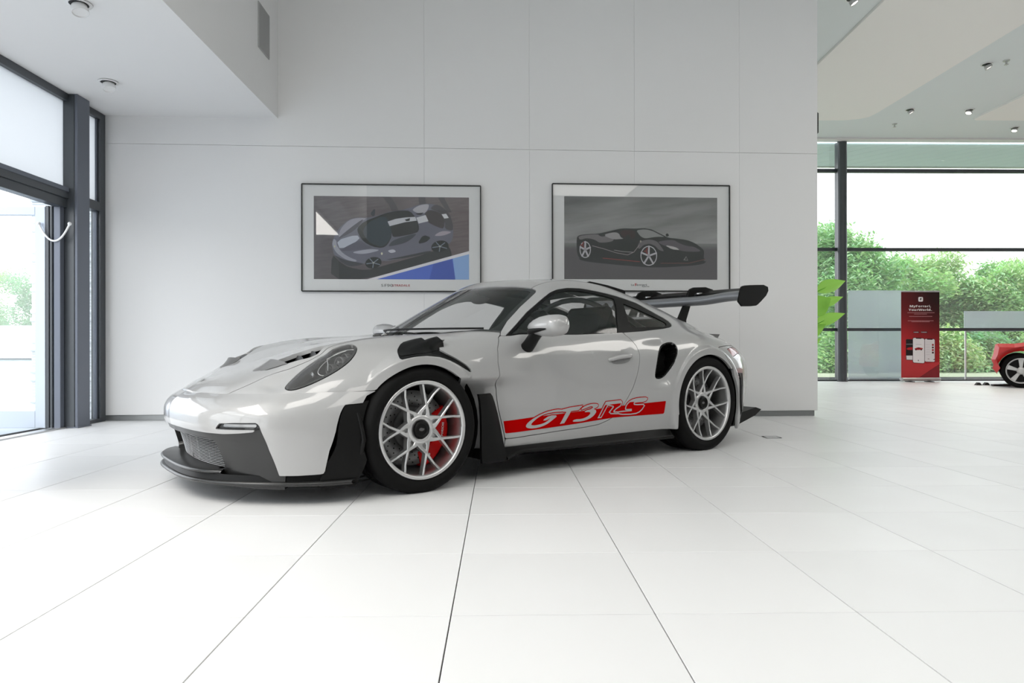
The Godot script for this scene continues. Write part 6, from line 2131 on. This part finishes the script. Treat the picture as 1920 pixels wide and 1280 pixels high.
func plant() -> void:
	var p := thing("potted_plant", "tall green plant with broad glossy leaves peeking out behind the wall end", "plant", W(4.02, 0, 9.45))
	var pot := MB.new(true)
	pot.lathe([Vector2(0.0, 0.0), Vector2(0.17, 0.0), Vector2(0.21, 0.42), Vector2(0.20, 0.42), Vector2(0.18, 0.38), Vector2(0.0, 0.37)], 28, Transform3D(Basis(Vector3(1, 0, 0), -PI / 2), Vector3.ZERO))
	obj("pot", pot, M.white, p)
	var lm := mat(lin(0.12, 0.36, 0.05), 0.35, 0, 0.5)
	lm.backlight_enabled = true
	lm.backlight = Color(0.7, 0.9, 0.4)
	# leaf tips and widths; each on its own stem
	for e in [[Vector3(0.76, 1.72, 0.05), 0.10, 0.42], [Vector3(0.70, 1.49, 0.1), 0.07, 0.36], [Vector3(0.73, 1.27, 0.1), 0.085, 0.44], [Vector3(0.46, 1.46, 0.25), 0.16, 0.36], [Vector3(0.42, 1.12, 0.2), 0.09, 0.40], [Vector3(0.40, 0.92, 0.1), 0.06, 0.34], [Vector3(-0.3, 1.7, 0.1), 0.12, 0.45], [Vector3(-0.4, 1.3, -0.1), 0.12, 0.45], [Vector3(0.1, 1.9, -0.1), 0.12, 0.45], [Vector3(0.3, 1.75, -0.3), 0.12, 0.4]]:
		var tip: Vector3 = e[0]
		var dir := (tip - Vector3(0.05, tip.y - 0.35, 0)).normalized()
		var base: Vector3 = tip - dir * e[2]
		var st := MB.new()
		st.tube([Vector3(0.02, 0.38, 0), Vector3(base.x * 0.35, base.y * 0.7, base.z * 0.3), base, base.lerp(tip, 0.3)], [0.014, 0.011, 0.007, 0.003], 6)
		obj("stem", st, lm, p)
		var side := dir.cross(Vector3(0.2, 0.5, 0.9)).normalized()
		var up := side.cross(dir)
		var rows := []
		for i in 9:
			var t := i / 8.0
			var w: float = e[1] * sin(PI * (0.06 + 0.94 * t) ** 0.8) if i < 8 else 0.002
			var c: Vector3 = base.lerp(tip, t) - Vector3(0, 0.10 * t * t * e[2], 0)
			rows.append([c - side * w + up * w * 0.25, c - side * w * 0.5 + up * w * 0.05, c, c + side * w * 0.5 + up * w * 0.05, c + side * w + up * w * 0.25])
		var l := MB.new(true)
		l.sheet(rows)
		obj("leaf", l, lm, p)

func red_car() -> void:
	var c := thing("red_car", "red sports car cut by the right edge before the window wall, silver star wheels", "car", W(9.16, 0, 12.62), -0.62)
	var red := mat(lin(0.55, 0.012, 0.012), 0.3)
	red.clearcoat_enabled = true
	red.clearcoat_roughness = 0.04
	# local: x backwards from the nose, z towards the viewer; near side at z = 0
	var prof := PackedVector2Array()
	for q in [[0.02, 0.46], [0.0, 0.52], [0.03, 0.62], [0.06, 0.80], [0.10, 0.815], [0.35, 0.815], [0.55, 0.84], [0.9, 0.90], [1.5, 0.93], [2.6, 0.93], [3.3, 0.97], [4.0, 0.94], [4.3, 0.86], [4.38, 0.60], [4.32, 0.30], [3.93, 0.24]]: prof.append(Vector2(q[0], q[1]))
	for k in 13: prof.append(Vector2(3.52, 0.315) + Vector2.from_angle(-0.2 + (PI + 0.4) * k / 12.0) * 0.37)
	prof.append(Vector2(3.1, 0.2))
	prof.append(Vector2(0.85, 0.2))
	for k in 13: prof.append(Vector2(0.45, 0.315) + Vector2.from_angle(-0.2 + (PI + 0.4) * k / 12.0) * 0.365)
	prof.append(Vector2(0.07, 0.34))
	var m := MB.new()
	m.slab(prof, -0.95, Transform3D(Basis(), Vector3(0, 0, -0.95)), 0.0)
	m.slab(prof, 0.95, Transform3D(Basis(), Vector3(0, 0, -0.95)), 0.07)
	obj("body", m, red, c)
	var g := MB.new()
	g.slab(pl([1.25, 0.90, 1.95, 1.13, 2.5, 1.15, 3.1, 1.05, 3.6, 0.92]), 1.5, Transform3D(Basis(), Vector3(0, 0, -1.7)), 0.12)
	obj("cabin", g, CM.gloss, c)
	obj("sill_strip", mb_box(Vector3(2.0, 0.22, -0.95), Vector3(2.1, 0.10, 1.84), 0.02), CM.black, c)
	for e in [[0.45, -0.13], [3.52, -0.13], [0.45, -1.77], [3.52, -1.77]]:
		var w := Node3D.new()
		w.name = "wheel"
		w.position = Vector3(e[0], 0.315, e[1] + (0.10 if e[1] > -1 else -0.10))
		if e[1] < -1: w.rotation.y = PI
		c.add_child(w, true)
		var t := MB.new(true)
		t.lathe([Vector2(0.20, -0.2), Vector2(0.30, -0.2), Vector2(0.315, -0.17), Vector2(0.315, -0.03), Vector2(0.30, -0.005), Vector2(0.25, 0.0), Vector2(0.23, -0.01)], 48)
		obj("tyre", t, M.rubber, w)
		var r := MB.new(true)
		r.lathe([Vector2(0.20, -0.18), Vector2(0.215, -0.02), Vector2(0.232, -0.004), Vector2(0.236, -0.012), Vector2(0.225, -0.19)], 48)
		var sm := mat(grey(0.55), 0.4, 0.5)
		obj("rim", r, sm, w)
		var bk := MB.new(true)
		bk.lathe([Vector2(0.22, -0.11), Vector2(0.0, -0.109)], 40)
		obj("brake_cover", bk, CM.black, w)
		for k in 5:
			var s := MB.new()
			var a := PI / 2 + TAU * k / 5
			var X := func(rr: float, da: float) -> Vector2: return Vector2.from_angle(a + da) * rr
			var pg := PackedVector2Array([X.call(0.04, -0.6), X.call(0.12, -0.26), X.call(0.222, -0.20), X.call(0.222, 0.20), X.call(0.12, 0.26), X.call(0.04, 0.6)])
			s.slab(pg, 0.03, Transform3D(Basis(), Vector3(0, 0, -0.05)), 0.006)
			obj("spoke", s, sm, w)
		var hb := MB.new(true)
		hb.lathe([Vector2(0.07, -0.05), Vector2(0.065, -0.008), Vector2(0.03, -0.002), Vector2(0.0, -0.002)], 24)
		obj("hub", hb, sm, w)
